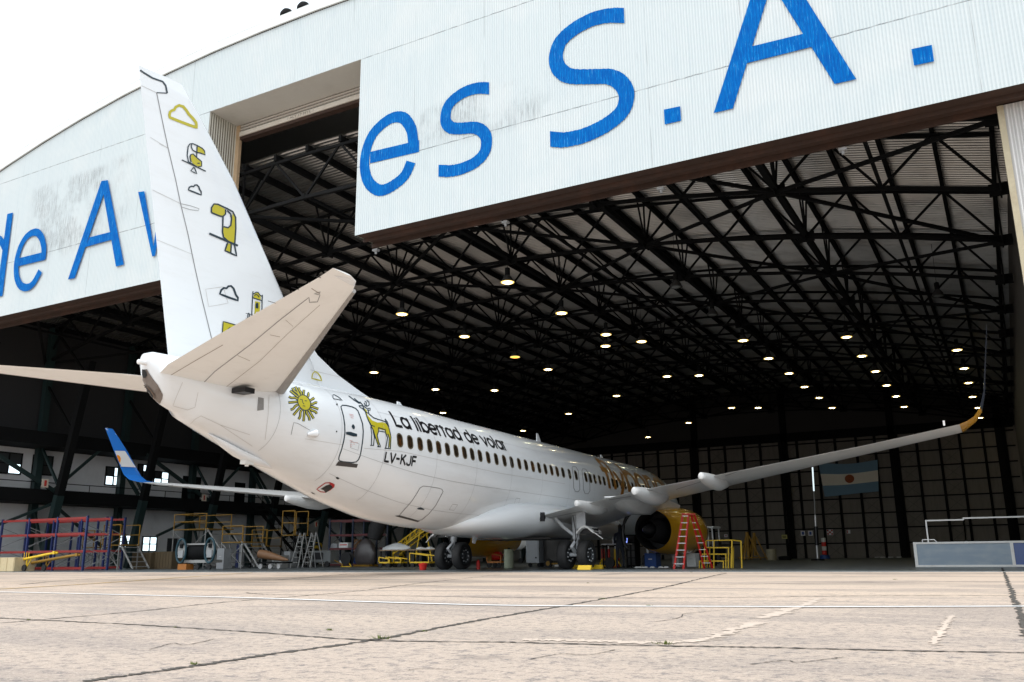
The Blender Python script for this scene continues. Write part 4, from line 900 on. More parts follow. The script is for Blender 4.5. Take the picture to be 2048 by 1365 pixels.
# windows, doors and markings on the fuselage
WPX = [(799.5,878.8),(820,883.2),(840,887),(859.3,890.8),(877.2,894.6),(894.8,898.1),(911.9,901.7),(928.7,905.3),(944.2,908.7),(959.9,912),(976.1,915.3),(992.4,918.8),(1008.6,922),(1023.3,925),(1038.4,928.2),(1052.1,931.6),(1065.5,934),(1078.2,936.5),(1090.9,938.9),(1103.1,941.8),(1114.6,944.8),(1126.3,947.2),(1139.3,949.9),(1152.2,952.1),(1171.7,956),(1180.8,957.5),(1189.8,959.2),(1199.6,961.6)]
def side(y, z, off=0):
    zt, zb, hw, zc = sec(y); h = zt-zc if z > zc else zc-zb; q_ = max(0, 1-((z-zc)/h)**2); x = hw*math.sqrt(q_)
    nrm = Vector((x/hw**2, 0, (z-zc)/h**2)).normalized(); return Vector((x, y, z))+nrm*off
frame_m = paint('window_frame', (.13, .11, .07), .35, .3, .1); glass_m = Mat('cabin_window', (.025, .018, .012), .08, 0, .8); glass_m.mix(glass_m.ramp(glass_m.noise(glass_m.coord((1, 2, 1)), 1.9, 2), .52, .66, 0, .6), (.10, .035, .006)); glass_m = glass_m.done()
wy = []
for q in WPX: wy.append(hit(FB, q, 0).y)
wy += [wy[-1]+.508*(i+1) for i in range(16)]
def rr(y, z, w, h, r_, n=4):
    P = []
    for cx_, cz_, a0 in ((w/2-r_, h/2-r_, 0), (-w/2+r_, h/2-r_, 90), (-w/2+r_, -h/2+r_, 180), (w/2-r_, -h/2+r_, 270)):
        for k in range(n+1): a = R(a0+90*k/n); P.append((y+cx_+r_*math.cos(a), z+cz_+r_*math.sin(a)))
    return P
def zwin(y): return 3.925-.002*(y+10)
for y in wy:
    z = zwin(y); A = rr(y, z, .285, .44, .13); Bm = rr(y, z, .215, .36, .10); n_ = len(A)
    m = M(); m.add([side(a, b, .004) for a, b in A]+[side(a, b, .010) for a, b in A]+[side(a, b, .010) for a, b in Bm]+[side(a, b, .003) for a, b in Bm], [(r_*n_+i, r_*n_+(i+1) % n_, (r_+1)*n_+(i+1) % n_, (r_+1)*n_+i) for r_ in range(3) for i in range(n_)])
    w = m.build('window', frame_m, plane)
    m = M(); m.add([side(y, z, .004)]+[side(a, b, .004) for a, b in Bm], [(0, 1+i, 1+(i+1) % n_) for i in range(n_)]); m.build('window_glass', glass_m, w)
o_, s_ = (560, 760), 6.827
def outline(P, w, mat_, name, par=None, sm=0, closed=True, B=FB, off=.007):
    m = M(); decal_line(B, m, P, w, off, closed, sm, 4); return m.build(name, mat_, par or plane)
door = outline(px([(830, 370), (850, 348), (900, 352), (980, 370), (1030, 392), (1062, 425), (1095, 510), (1125, 600), (1135, 700), (1130, 800), (1115, 920), (1095, 1030), (1070, 1090), (1040, 1120), (980, 1130), (860, 1118), (815, 1105), (800, 1085), (805, 1050), (840, 950), (870, 830), (885, 720), (882, 620), (865, 500)], o_, s_), 2.2, ink_dark, 'service_door')
m = M(); decal_poly(FB, m, px([(797, 1110), (1062, 1150), (1045, 1200), (755, 1168)], o_, s_), .012); m.build('door_sill', paint('scuff_plate', (.05, .045, .045), .5), door)
m = M(); decal_poly(FB, m, px([(900, 712), (960, 712), (1050, 740), (1050, 775), (1000, 775), (900, 745)], o_, s_), .009); decal_poly(FB, m, px([(975, 640), (985, 612), (1005, 612), (1022, 645), (1015, 675), (995, 675)], o_, s_), .009); m.build('door_handle', ink_dark, door)
m = M()
for a, b in (((945, 470), (1000, 480)), ((950, 490), (1005, 500)), ((965, 515), (1000, 525)), ((950, 830), (990, 835)), ((955, 850), (1060, 860)), ((955, 880), (985, 890)), ((955, 905), (980, 910)), ((1000, 875), (1020, 880))): decal_line(FB, m, px([a, b], o_, s_), 1.2, .007)
m.build('door_stencil', ink_pink, door)
cd_ = outline(px([(1525, 455), (1600, 370), (1680, 280), (1740, 190), (1790, 105), (1830, 80), (1900, 86), (2020, 105), (2070, 120), (2085, 150), (2060, 200), (1990, 330), (1900, 440), (1815, 510), (1760, 525)], (560, 960), 6.4), 1.3, ink_line, 'cargo_door')
m = M(); decal_poly(FB, m, px([(1470, 462), (1530, 452), (1790, 525), (1760, 540)], (560, 960), 6.4), .010); m.build('door_sill', paint('scuff_plate', (.05, .045, .045), .5), cd_)
m = M(); decal_poly(FB, m, px([(1750, 365), (1800, 350), (1850, 375), (1835, 385), (1770, 378)], (560, 960), 6.4), .010); m.build('door_handle', ink_dark, cd_)
for P in ([(1000, 480), (1003, 465), (1030, 468), (1050, 500), (1055, 560), (1062, 610), (1062, 655), (1048, 672), (1025, 668), (1012, 640), (1010, 560)], [(1080, 500), (1085, 483), (1110, 487), (1130, 515), (1135, 560), (1145, 620), (1145, 665), (1130, 688), (1105, 685), (1092, 655), (1090, 580)]):
    outline(px(P, (900, 820), 4.096), 1.2, ink_line, 'overwing_exit')
# sun drawing
C0 = (332, 318); Fz = [(C0[0]-5+88*math.cos(a)+10*math.sin(a), C0[1]-4+104*math.sin(a)+14*math.cos(a)) for a in np.linspace(0, 2*math.pi, 28, endpoint=False)]
m = M(); decal_poly(FB, m, px(Fz, o_, s_), .007, 4)
tips = [(505, 318), (522, 400), (500, 465), (458, 530), (398, 558), (320, 568), (250, 538), (180, 484), (142, 408), (112, 312), (120, 228), (135, 150), (168, 110), (205, 95), (258, 105), (325, 138), (400, 182), (468, 248)]
RM = M()
for i, t in enumerate(tips):
    dx, dy = t[0]-C0[0]+5, t[1]-C0[1]+4; a = math.atan2(dy/104, dx/88); b = (C0[0]-5+90*math.cos(a)+8*math.sin(a), C0[1]-4+106*math.sin(a)+12*math.cos(a)); nx_, ny_ = -dy, dx; l_ = math.hypot(dx, dy); w_ = 9 if i % 2 == 0 else 0
    pts_ = [(b[0]+(t[0]-b[0])*u+nx_/l_*w_*math.sin(u*6.28), b[1]+(t[1]-b[1])*u+ny_/l_*w_*math.sin(u*6.28)) for u in np.linspace(0, 1, 7)]
    decal_line(FB, RM, px(pts_, o_, s_), 5.2, .006); decal_line(FB, m, px(pts_[:-1]+[((pts_[-1][0]*.8+pts_[-2][0]*.2), (pts_[-1][1]*.8+pts_[-2][1]*.2))], o_, s_), 1.9, .010)
sun_d = RM.build('sun_drawing', ink_dark, plane); m.build('sun_fill', ink_yellow, sun_d)
m = M(); decal_line(FB, m, px(Fz, o_, s_), 1.6, .012, True)
for P in ([(270, 270), (300, 272), (310, 320), (325, 332)], [(335, 288), (365, 292)], [(308, 357), (342, 362)]): decal_line(FB, m, px(P, o_, s_), 1.3, .012)
m.build('sun_face', ink_dark, sun_d)
# deer drawing
DB = [(1130, 375), (1150, 365), (1195, 405), (1190, 430), (1230, 480), (1275, 520), (1330, 540), (1400, 560), (1445, 580), (1480, 640), (1500, 720), (1512, 780), (1508, 935), (1472, 935), (1485, 800), (1440, 720), (1380, 690), (1340, 690), (1325, 740), (1335, 800), (1370, 910), (1330, 910), (1300, 790), (1265, 670), (1225, 600), (1185, 500), (1160, 430)]
YF_ = [(1135, 378), (1185, 420), (1190, 480), (1260, 560), (1330, 585), (1400, 580), (1450, 600), (1480, 660), (1490, 700), (1510, 780), (1495, 935), (1480, 850), (1490, 800), (1455, 740), (1420, 690), (1345, 675), (1325, 740), (1350, 880), (1340, 900), (1290, 750), (1250, 620), (1190, 510), (1165, 430)]
m = M(); decal_poly(FB, m, px(YF_, o_, s_), .007, 4); deer_f = m
m2 = M()
for P in ([(1195, 405), (1215, 470), (1275, 520), (1330, 540), (1400, 560), (1445, 582), (1480, 640), (1500, 720), (1512, 780), (1505, 935)], [(1130, 375), (1160, 430), (1185, 510), (1225, 600), (1270, 690), (1300, 790), (1345, 910)], [(1205, 560), (1240, 620), (1290, 640)], [(1340, 655), (1440, 685), (1430, 715), (1345, 700), (1340, 655)], [(1345, 700), (1325, 760), (1345, 850), (1370, 910)], [(1435, 700), (1445, 740), (1465, 790), (1455, 860), (1440, 930)], [(1470, 740), (1490, 800), (1480, 930)], [(1235, 640), (1250, 740), (1245, 890)], [(1265, 680), (1285, 780), (1275, 895)], [(1230, 895), (1280, 897)], [(1325, 912), (1372, 917)], [(1425, 935), (1510, 943)], [(1075, 355), (1110, 355), (1150, 370), (1190, 400)], [(1075, 355), (1095, 380), (1130, 400), (1165, 440), (1215, 465)], [(1080, 325), (1010, 280), (935, 222)], [(1095, 325), (1050, 290), (1010, 255)], [(1135, 355), (1085, 300)], [(1150, 350), (1185, 365), (1215, 345), (1212, 310), (1180, 280)], [(1180, 358), (1175, 310), (1155, 295)], [(1165, 352), (1145, 318)], [(1195, 395), (1230, 390), (1230, 415), (1200, 420)], [(1430, 535), (1465, 580), (1485, 640), (1450, 600), (1430, 535)]): decal_line(FB, m2, px(P, o_, s_), 1.8, .010)
deer = m2.build('deer_drawing', ink_dark, plane); deer_f.build('deer_fill', ink_yellow, deer)
cl(o_, s_, [(720, 208), (740, 208), (790, 235), (850, 282), (730, 262), (718, 240)], 1.3, ink_dark, plane, FB)
cl((500, 700), 3.412, [(420, 195), (425, 165), (440, 148), (462, 160), (480, 185), (487, 212), (450, 203)], 2.2, ink_yellow, plane, NF)
m = M(); decal_poly(FB, m, px([(760, 1328), (790, 1325), (812, 1345), (790, 1358), (765, 1345)], o_, s_), .01); decal_poly(FB, m, [(672, 808), (675, 808), (675, 811), (672, 811)], .01) ; decal_poly(FB, m, [(671.5, 862), (674, 862), (674, 865), (671.5, 865)], .01)
decal_poly(FB, m, [(622, 984), (627, 986), (631, 989), (625, 987.5)], .01); m.build('vent_ports', ink_black, plane)
# outflow valve with red rim
ov = outline(px([(470, 120), (520, 80), (580, 40), (640, 35), (695, 60), (690, 90), (640, 130), (580, 158), (520, 152)], (560, 960), 6.4), 1.8, ink_red, 'outflow_valve')
m = M(); decal_poly(FB, m, px([(520, 115), (590, 70), (640, 55), (680, 90), (650, 120), (585, 165), (560, 130)], (560, 960), 6.4), .012); m.build('valve_flap', ink_black, ov)
m = M(); decal_poly(FB, m, px([(620, 45), (680, 40), (695, 85), (675, 90), (650, 60)], (560, 960), 6.4), .013); m.build('valve_flag', ink_red, ov)
# pitot / elevator feel probe and triangular gap
pr = outline(px([(150, 750), (185, 585), (240, 595), (320, 640), (410, 690)], o_, s_), 1, ink_line, 'panel_gap', closed=False)
m = M(); p_ = hit(FB, px([(370, 745)], o_, s_)[0], .02); q_ = hit(FB, px([(530, 745)], o_, s_)[0], .0); m.tube([p_, (p_*.5+q_*.5)+Vector((.10, 0, .02)), q_], [.04, .11, .02], 10); m.build('probe_fairing', white_ac, plane, True)
ln = M()
for P in ([(376, 853), (391, 838), (402, 832), (440, 850), (505, 893)], [(530, 880), (536, 830), (538, 790)], [(610, 878), (684, 890)], [(728, 897), (800, 903), (900, 925), (1000, 947), (1130, 968)], [(365, 765), (350, 800), (346, 812), (375, 820), (390, 815), (396, 785)], [(440, 850), (500, 870)], [(620, 740), (700, 760), (738, 793)]): decal_line(NF, ln, P, .8, .006)
ln.build('panel_lines', ink_faint, plane)
m = M(); decal_poly(bvh(fus), m, [(516, 795), (527, 797), (527, 820), (514, 822)], .012); m.build('stabiliser_slot', paint('slot_grey', (.25, .25, .25), .5), plane)
# skin joints round and along the fuselage
m = M()
for y_ in (-14.9, -12.75, -10.95, -8.35, -5.9, -3.4, -.9, 1.6, 4.2, 7.4):
    an = np.linspace(-1.15, 1.45, 50); A = [fus_uv0(y_-.006, a) for a in an]; B_ = [fus_uv0(y_+.006, a) for a in an]; k = len(A); m.add(A+B_, [(i, i+1, k+i+1, k+i) for i in range(k-1)])
for a_, y0_, y1_ in ((.62, -11, 10), (-.32, -12.6, 10), (-.86, -12.6, -4)):
    yy2 = np.arange(y0_, y1_, .25); A = [fus_uv0(y_, a_-.0035) for y_ in yy2]; B_ = [fus_uv0(y_, a_+.0035) for y_ in yy2]; k = len(A); m.add(A+B_, [(i, i+1, k+i+1, k+i) for i in range(k-1)])
m.build('skin_joints', paint('joint_grey', (.42, .43, .44), .4, 0, 0), plane)
for y_, a_ in ((-13.9, .95), (-12.2, -.2), (-6.6, -.75), (-2.6, -.5)):
    pp = [fus_uv0(y_+dy, a_+da) for dy, da in ((-.16, -.06), (.16, -.06), (.16, .06), (-.16, .06))]; qq = [fus_uv0(y_+dy, a_+da) for dy, da in ((-.15, -.055), (.15, -.055), (.15, .055), (-.15, .055))]
    M().add(pp+qq, [(i, (i+1) % 4, 4+(i+1) % 4, 4+i) for i in range(4)]).build('access_panel', ink_line, plane)
# slogan: geometric letters bent round the fuselage, u metres aft to fore, v metres of girth above the windows
def arc_map(y, v_):
    zt, zb, hw, zc = sec(y); th0 = math.asin(min(1, (zwin(y)-zc)/(zt-zc))); return th0 + v_/((hw+zt-zc)/2)
def fus_uv(y, v_, off=.008):
    a = arc_map(y, v_); p = fpt(y, a); zt, zb, hw, zc = sec(y); n_ = Vector((math.cos(a)/hw, 0, math.sin(a)/(zt-zc if math.sin(a) > 0 else zc-zb))).normalized(); return p+n_*off
def circ(cx_, cy_, r_, a0=0, a1=360, n=18): return [(cx_+r_*math.cos(R(a0+(a1-a0)*i/n)), cy_+r_*math.sin(R(a0+(a1-a0)*i/n))) for i in range(n+1)]
GL = {'L': (.52, [[(.07, 1), (.07, .06), (.5, .06)]]), 'a': (.66, [circ(.33, .3, .25), [(.58, .6), (.58, .0)]]), 'l': (.22, [[(.1, 1.02), (.1, 0)]]), 'i': (.22, [[(.1, .6), (.1, 0)], [(.1, .92), (.1, .78)]]),
      'b': (.68, [[(.1, 1.02), (.1, 0)], circ(.36, .3, .25)]), 'e': (.62, [circ(.31, .3, .25, 0, 320), [(.06, .3), (.56, .3)]]), 'r': (.38, [[(.1, .6), (.1, 0)], [(.1, .38), (.16, .52), (.32, .57)]]), 't': (.36, [[(.16, .8), (.16, 0)], [(0, .54), (.33, .54)]]),
      'd': (.68, [[(.58, 1.02), (.58, 0)], circ(.33, .3, .25)]), 'v': (.56, [[(.03, .6), (.27, .02), (.51, .6)]]), 'o': (.64, [circ(.32, .3, .25)]), ' ': (.32, []),
      'V': (.62, [[(.04, 1), (.31, .0), (.58, 1)]]), '-': (.5, [[(.05, .5), (.42, .5)]]), 'K': (.66, [[(.1, 1), (.1, 0)], [(.56, 1), (.1, .42)], [(.26, .6), (.6, 0)]]), 'J': (.56, [[(.46, 1), (.46, .25), (.40, .08), (.26, .04), (.12, .1), (.06, .26)]]), 'F': (.58, [[(.1, 0), (.1, .95), (.54, .95)], [(.1, .52), (.48, .52)]]),
      'f': (.40, [[(.40, .98), (.26, .98), (.18, .86), (.18, 0)], [(0, .58), (.38, .58)]]), 'y': (.56, [[(.03, .6), (.28, .05)], [(.52, .6), (.14, -.32)]]), 'n': (.62, [[(.1, .6), (.1, 0)], [(.1, .35), (.18, .5), (.32, .56), (.46, .5), (.52, .36), (.52, 0)]])}
for c_ in 'aeoiv rtbdln':
    w_, P_ = GL[c_]; GL[c_] = (w_, [[(x, y*1.25 if y <= .61 else (y if y > .9 else y*1.05)) for x, y in P] for P in P_])
GL['v'] = (.56, [[(.03, .75), (.27, .02), (.51, .75)]])
def slogan(txt, y0, y1, v0, h, lw, mat_, name, slant=0, v0b=None):
    tot = sum(GL[c][0] for c in txt); k = (y1-y0)/tot; u = 0; m = M()
    for c in txt:
        for P in GL[c][1]:
            Q = [P[0]]
            for a, b in zip(P[:-1], P[1:]):
                n_ = max(1, int(math.dist(a, b)/.12)); Q += [(a[0]+(b[0]-a[0])*j/n_, a[1]+(b[1]-a[1])*j/n_) for j in range(1, n_+1)]
            A = []; B_ = []; cl_ = math.dist(Q[0], Q[-1]) < .02; N = len(Q)
            for i, p in enumerate(Q):
                pa = Q[i-1] if i else (Q[-2] if cl_ else Q[0]); pb = Q[i+1] if i < N-1 else (Q[1] if cl_ else Q[-1])
                dx, dy = (pb[0]-pa[0])*k, (pb[1]-pa[1])*h; l_ = math.hypot(dx, dy) or 1; ox, oy = -dy/l_*lw/2, dx/l_*lw/2
                uu = y0+(u+p[0])*k; vb = v0+((v0b or v0)-v0)*(uu-y0)/(y1-y0); vv = vb+p[1]*h; uu += slant*p[1]*h
                A.append(fus_uv(uu+ox, vv+oy)); B_.append(fus_uv(uu-ox, vv-oy))
            n0 = len(A); m.add(A+B_, [(i, i+1, n0+i+1, n0+i) for i in range(n0-1)])
        u += GL[c][0]
    return m.build(name, mat_, plane)
ya = hit(FB, (779, 823), 0).y; yb = hit(FB, (1010, 893), 0).y
slogan('La libertad de volar', -10.36, -3.35, .44, .60, .10, ink_black, 'slogan_lettering', 0)
yc = hit(FB, (768, 920), 0).y; yd = hit(FB, (833, 925), 0).y
slogan('LV-KJF', -10.92, -9.42, -.69, .28, .06, ink_black, 'registration_lettering')
slogan('flybondi', 5.5, 14.4, -.3, 1.6, .30, ink_gold, 'airline_lettering')

#@@PROPS
# ---------------------------------------------------------------- equipment on the hangar floor
white_dim = paint('dimmed_white', (.30, .30, .29), .6, 0, .45, (.12, .10, .08))  # grimy white enamel, its colour darkened to stand for the interior shade
def thing(name, px_, Y, label, cat, group=None, rz=0):
    e = empty(name, (gx(px_, Y), Y, .006), label, cat, group); e.rotation_euler.z = rz; return e
def S_(px0, px1, Y): return abs(gx(px1, Y)-gx(px0, Y))
# pallet racks at the left
def rack(name, pxr, Y, levels, ncol, bay, depth, label, upm, bm_, beams=True, group=None):
    e = thing(name, pxr, Y, label, 'rack', group)
    for i in range(ncol):
        x = -i*bay
        for d in (0, depth): M().bx((x-.05, d-.05, 0), (x+.05, d+.05, levels[-1]+.12)).build('upright', upm, e)
        m = M(); zz = 0
        while zz < levels[-1]-.5: m.bar((x, 0, zz+.1), (x, depth, zz+.7), .035); m.bar((x, depth, zz+.7), (x, 0, zz+1.2), .035); zz += 1.2
        m.build('rack_brace', greyp, e)
    for z in levels:
        m = M()
        for d in (0, depth): m.bx((-(ncol-1)*bay-.0, d-.03, z-.06), (0, d+.03, z+.06))
        m.build('beam', bm_, e)
    return e
r1 = rack('pallet_rack', 165, -.8, [.12, 1.02, 1.95, 2.78], 4, 2.55, 1.5, 'long empty red and blue pallet rack at the left edge', rackblue, rackred, group='storage racks')
r2 = rack('pallet_rack', 205, 1.6, [.12, 1.05, 2.0, 2.85], 4, 2.4, 1.2, 'second red and blue pallet rack standing behind the front one', rackblue, rackred, group='storage racks')
r3 = rack('pallet_rack', 752, 13.0, [.12, 1.1, 1.95, 2.85], 3, 1.9, 1.1, 'dark red and blue shelf rack under the rear fuselage', paint('navy_steel', (.01, .02, .05), .5), paint('maroon_steel', (.10, .012, .015), .5), group='storage racks')
def crate(name, px0, px1, pyt, Y, label, mat_, cat='crate', slats=0, d=.8, z0=0., group=None):
    w = S_(px0, px1, Y); h = hz((px0+px1)/2, pyt, Y)-z0
    e = thing(name, (px0+px1)/2, Y, label, cat, group); e.location.z = z0+.006
    M().box((0, d/2, h/2), (w, d, h)).build('box', mat_, e, bev=.01)
    m = M()
    for k in range(max(slats, 0)): m.box((-w/2+(k+.5)*w/max(slats, 1), -.012, h/2), (w/slats*.86, .02, h*.98))
    if slats: m.build('slats', mat_, e)
    else:
        m.box((0, d/2, h+.008), (w*1.02, d*1.02, .02)); m.build('lid', mat_, e)
        M().box((0, -.012, h*.6), (w*.3, .02, .04)).build('handle', alu, e)
    return e
c0 = crate('wooden_crate', -40, 27, 1116, -2.5, 'pale wooden crate cut off by the left picture edge', wood, slats=5, d=1.2)
M().bx((-1, .1, .0), (.9, 1.1, .05)).build('skid', darkwood, c0)
# tow bars on small wheels
def towbar(a, b, Y0, Y1, label, mat_, r):
    A = onY(a, Y0); B_ = onY(b, Y1); e = empty('tow_bar', (A.x, A.y, .006), label, 'tow bar', 'yellow tow bars'); d = B_-A; zA = max(A.z, .12); zB = max(B_.z, .3)
    v = Vector((d.x, d.y, zB-zA)); M().tube([(0, 0, zA), Vector((0, 0, zA))+v*.8, Vector((0, 0, zA))+v], [r, r, r*.6], 10).build('tube', mat_, e, True)
    h = M(); q_ = Vector((0, 0, zA))+v; h.box(q_, (.16, .2, .16)); h.tube([q_+Vector((-.1, 0, 0)), q_+Vector((.22, 0, -.02))], .04, 8); h.build('tow_head', mat_, e)
    t_ = Vector((0, 0, zA))+v*.35; w = M(); w.lathe((t_.x, t_.y-.12, .17), (0, 1, 0), [(-.04, .08), (-.04, .17), (.04, .17), (.04, .08)], 16, True); w.build('wheel', black, e, True)
    f = M(); f.bar((t_.x, t_.y, .17), t_, .05); f.bar((t_.x, t_.y, .17), t_+Vector((.4, 0, 0)), .04)
    for k in (0, .2, .4): f.tube([t_+Vector((k-.3, 0, .05)), t_+Vector((k-.3, 0, .32))], .02, 6)
    f.build('wheel_frame', mat_, e); return e
towbar((26, 1124), (110, 1106), -1.9, -2.2, 'bright yellow tow bar with raised head beside the wooden crate', yel2, .07)
towbar((62, 1127), (155, 1110), -1.5, -1.8, 'orange yellow tapered tow bar, right and behind the bright one', yel, .08)
# stepped access stand helper: white legs, yellow rails
def stand(name, px0, px1, pyt, pyd, Y, label, legm, railm, steps=5, side_=1, cat='steps', group=None, dep=1.3):
    w = S_(px0, px1, Y); H = hz((px0+px1)/2, pyt, Y); D = hz((px0+px1)/2, pyd, Y); e = thing(name, (px0+px1)/2, Y, label, cat, group)
    for x in (-w/2, w/2*.1):
        for y in (0, dep): M().bar((x, y, 0), (x, y, D), .05).build('leg', legm, e)
    m = M(); m.bx((-w/2, 0, D-.05), (w*.1, dep, D)); m.build('deck', railm, e)
    m = M()
    for x, y in ((-w/2, 0), (w*.05, 0), (-w/2, dep), (w*.05, dep)): m.bar((x, y, D), (x, y, H), .045)
    for z in (D+(H-D)*.5, H): m.bar((-w/2, 0, z), (w*.05, 0, z), .04); m.bar((-w/2, dep, z), (w*.05, dep, z), .04); m.bar((-w/2, 0, z), (-w/2, dep, z), .04)
    m.build('guard_rail', railm, e)
    x0, x1 = w*.05, w*.5
    m = M(); 
    for y in (.1, dep-.1): m.bar((x0, y, D), (x1, y, .05), .05, .09)
    m.build('stringer', legm, e)
    for k in range(steps):
        f = (k+.6)/(steps+.2); M().box((x0+(x1-x0)*f, dep/2, D*(1-f)), (.22, dep-.2, .035)).build('step', white_dim, e)
    m = M(); m.bar((-w/2, 0, .1), (w*.1, 0, D-.1), .03); m.bar((-w/2, 0, D-.1), (w*.1, 0, .1), .03); m.build('cross_brace', legm, e)
    return e
stand('access_stand', 200, 262, 1050, 1090, 2.2, 'tall yellow and white access steps right of the blue and red rack', white_dim, yel, 5)
stand('access_stand', 440, 515, 1052, 1084, 5.5, 'yellow platform on white splayed stairs left of the tan fairing', white_dim, yel, 7, dep=1.6)
stand('access_stand', 340, 460, 1028, 1058, 6.5, 'wide high yellow work platform behind the round engine cradle', white_dim, yel, 4, dep=2.0)
stand('access_stand', 560, 605, 1022, 1070, 9.0, 'yellow caged landing beside the dark mezzanine staircase', dark, yel, 6, dep=1.2)
# stacked dark slatted boxes
for i, (a, b, t, lb) in enumerate(((262, 300, 1106, 'dark brown slatted box left of two under the wall windows'), (302, 342, 1104, 'dark brown slatted box right of two under the wall windows'))): crate('slatted_box', a, b, t, 4.0+.3*i, lb, darkwood, slats=7, d=1.0, group='dark slatted boxes')
# engine cradle with two oval end frames
e = thing('engine_cradle', 385, 1.5, 'round ended transport cradle with two teal rimmed oval frames', 'cradle'); w = S_(345, 425, 1.5)
for sgn, nm in ((-1, 0), (1, 1)):
    x = sgn*w*.36; P = [(x+.20*math.cos(t), .9*0+.1, .98+.78*math.sin(t)) for t in np.linspace(0, 2*math.pi, 25)]
    fr = M().tube([(x+.36*math.cos(t), .1, .98+.62*math.sin(t)) for t in np.linspace(0, 2*math.pi, 28)], .06, 8, False).build('oval_frame', teal, e, True)
    M().lathe((x, .12, .98), (0, 1, 0), [(0, .34), (.02, .33)], 24, True).build('end_plate', white_dim, fr); M().bx((x-.18, .06, .62), (x+.18, .11, 1.0)).build('grille', greyp, fr); M().bx((x-.09, .05, 1.12), (x+.12, .11, 1.34)).build('window', dark, fr)
m = M(); m.bx((-w*.36, .3, .35), (w*.36, 1.0, .5)); m.bx((-w*.36, .3, 1.28), (w*.36, .42, 1.36)); m.build('bed', white_dim, e)
M().lathe((-w*.3, .6, .9), (1, 0, 0), [(0, .38), (.3, .42), (w*.5, .36), (w*.58, .2)], 20, True).build('engine_core', dark, e, True)
for x in (-w*.3, 0, w*.3): M().lathe((x, .3, .14), (0, 1, 0), [(-.05, .06), (-.05, .14), (.05, .14), (.05, .06)], 14, True).build('castor', black, e, True)
M().bx((-w*.42, .1, .0), (-w*.2, .6, .3)).build('tool_box', paint('orange_box', (.4, .14, .02), .6), e)
# tan fairing lying on a dolly
e = thing('fairing_dolly', 535, 3.5, 'tan tapered fairing resting on a low wheeled dolly', 'fairing dolly')
M().rings([[Vector((x, .4+r_*.5*math.cos(t), z+r_*.55*math.sin(t))) for t in np.linspace(0, 2*math.pi, 17)[:-1]] for x, r_, z in ((-1.0, .42, .78), (-.6, .44, .74), (.1, .34, .62), (.7, .2, .5), (1.05, .08, .45))]).build('fairing', brownp, e, True)
m = M(); m.bx((-.9, .1, .28), (1.0, .8, .36)); m.build('dolly_frame', dark, e)
for x in (-.6, .1, .7): M().lathe((x, .1, .13), (0, 1, 0), [(-.04, .05), (-.04, .13), (.04, .13), (.04, .05)], 14, True).build('castor', paint('grey_wheel', (.35, .35, .35), .5), e, True)
# dark staircase to the mezzanine
e = thing('mezzanine_stairs', 575, 22, 'dark steel staircase rising left to the mezzanine under the left wing', 'stairs'); e.location = (XL+3.2, 20, 0)
for y in (0, 1.1): M().bar((y, 0, 4.9), (y, 6.4, .1), .06, .25).build('stringer', dark, e)
for k in range(13): M().box((.55, .3+k*.47, 4.7-k*.36), (1.05, .3, .04)).build('step', dark, e)
for y in (0, 1.1):
    m = M(); m.bar((y, 0, 5.9), (y, 6.4, 1.1), .04)
    for k in range(7): m.bar((y, k*1.05, 4.9-k*.79), (y, k*1.05, 5.9-k*.79), .03)
    m.build('handrail', dark, e)
# white step ladders leaning between the columns
for i, (a, lb) in enumerate(((588, 'white step ladder, left of the pair beside the dark shelf rack'), (612, 'white step ladder, right of the pair beside the dark shelf rack'))):
    e = thing('step_ladder', a, 8.0, lb, 'ladder', 'white step ladders'); 
    for x in (-.3, .3): M().bar((x, 0, 0), (x*.55, .55, 2.0), .05).build('rail', white_dim, e); M().bar((x, 1.15, 0), (x*.55, .6, 2.0), .04).build('rear_leg', alu, e)
    for k in range(6): M().box((0, .08+k*.085, .3+k*.3), (.5-.03*k, .12, .03)).build('rung', white_dim, e)
# boxes and wrapped goods on the shelf rack
for i, (a, b, zt, zb, col, lb) in enumerate(((672, 690, 1.5, 1.17, whitep, 'white carton with red stripes on the dark shelf rack'), (655, 668, 1.45, 1.17, greyp, 'small grey case at the left end of the dark shelf rack'), (696, 712, .55, .19, bluep, 'blue box on the lowest level of the dark shelf rack'), (674, 692, .40, .19, whitep, 'flat white box on the lowest level of the dark shelf rack'))):
    w = S_(a, b, 13.0); o = M().box((0, 0, 0), (w, .6, zt-zb)).build('carton', col, bev=.01); o.location = (gx((a+b)/2, 13.0), 13.5, (zt+zb)/2); tag(o, lb, 'box', 'boxes on the dark shelf rack')
    if i == 0: M().box((0, -.305, .02), (w*.8, .01, .06)).build('stripe', redp, o)
o = thing('wrapped_bundle', 722, 12.2, 'greyish plastic wrapped bundle in front of the dark shelf rack', 'bundle')
ring = []
for z, r_ in ((0, .55), (.3, .7), (.8, .8), (1.3, .62), (1.6, .3), (1.7, .08)): ring.append([Vector((r_*(1+.13*math.sin(5*t+z*4))*math.cos(t), .4+.5*r_*(1+.1*math.cos(3*t+z))*math.sin(t), z)) for t in np.linspace(0, 2*math.pi, 25)[:-1]])
M().rings(ring).build('wrap', paint('dusty_wrap', (.07, .06, .06), .4, 0, .4, spec=.7), o, 80); M().bx((-.6, .0, -.0), (.6, .9, .12)).build('pallet', yel, o)
# big black flexible duct
o = M().tube([(0, 0, 1.9), (.1, .1, 2.5), (.3, .2, 3.0), (.55, .2, 3.3), (.8, .1, 3.5), (.95, 0, 3.9)], [.42, .52, .5, .42, .36, .3], 16).build('air_duct', black, None, True); o.location = (gx(742, 12), 12.2, -.25); tag(o, 'thick black flexible duct hanging under the rear fuselage', 'duct')
m = M(); 
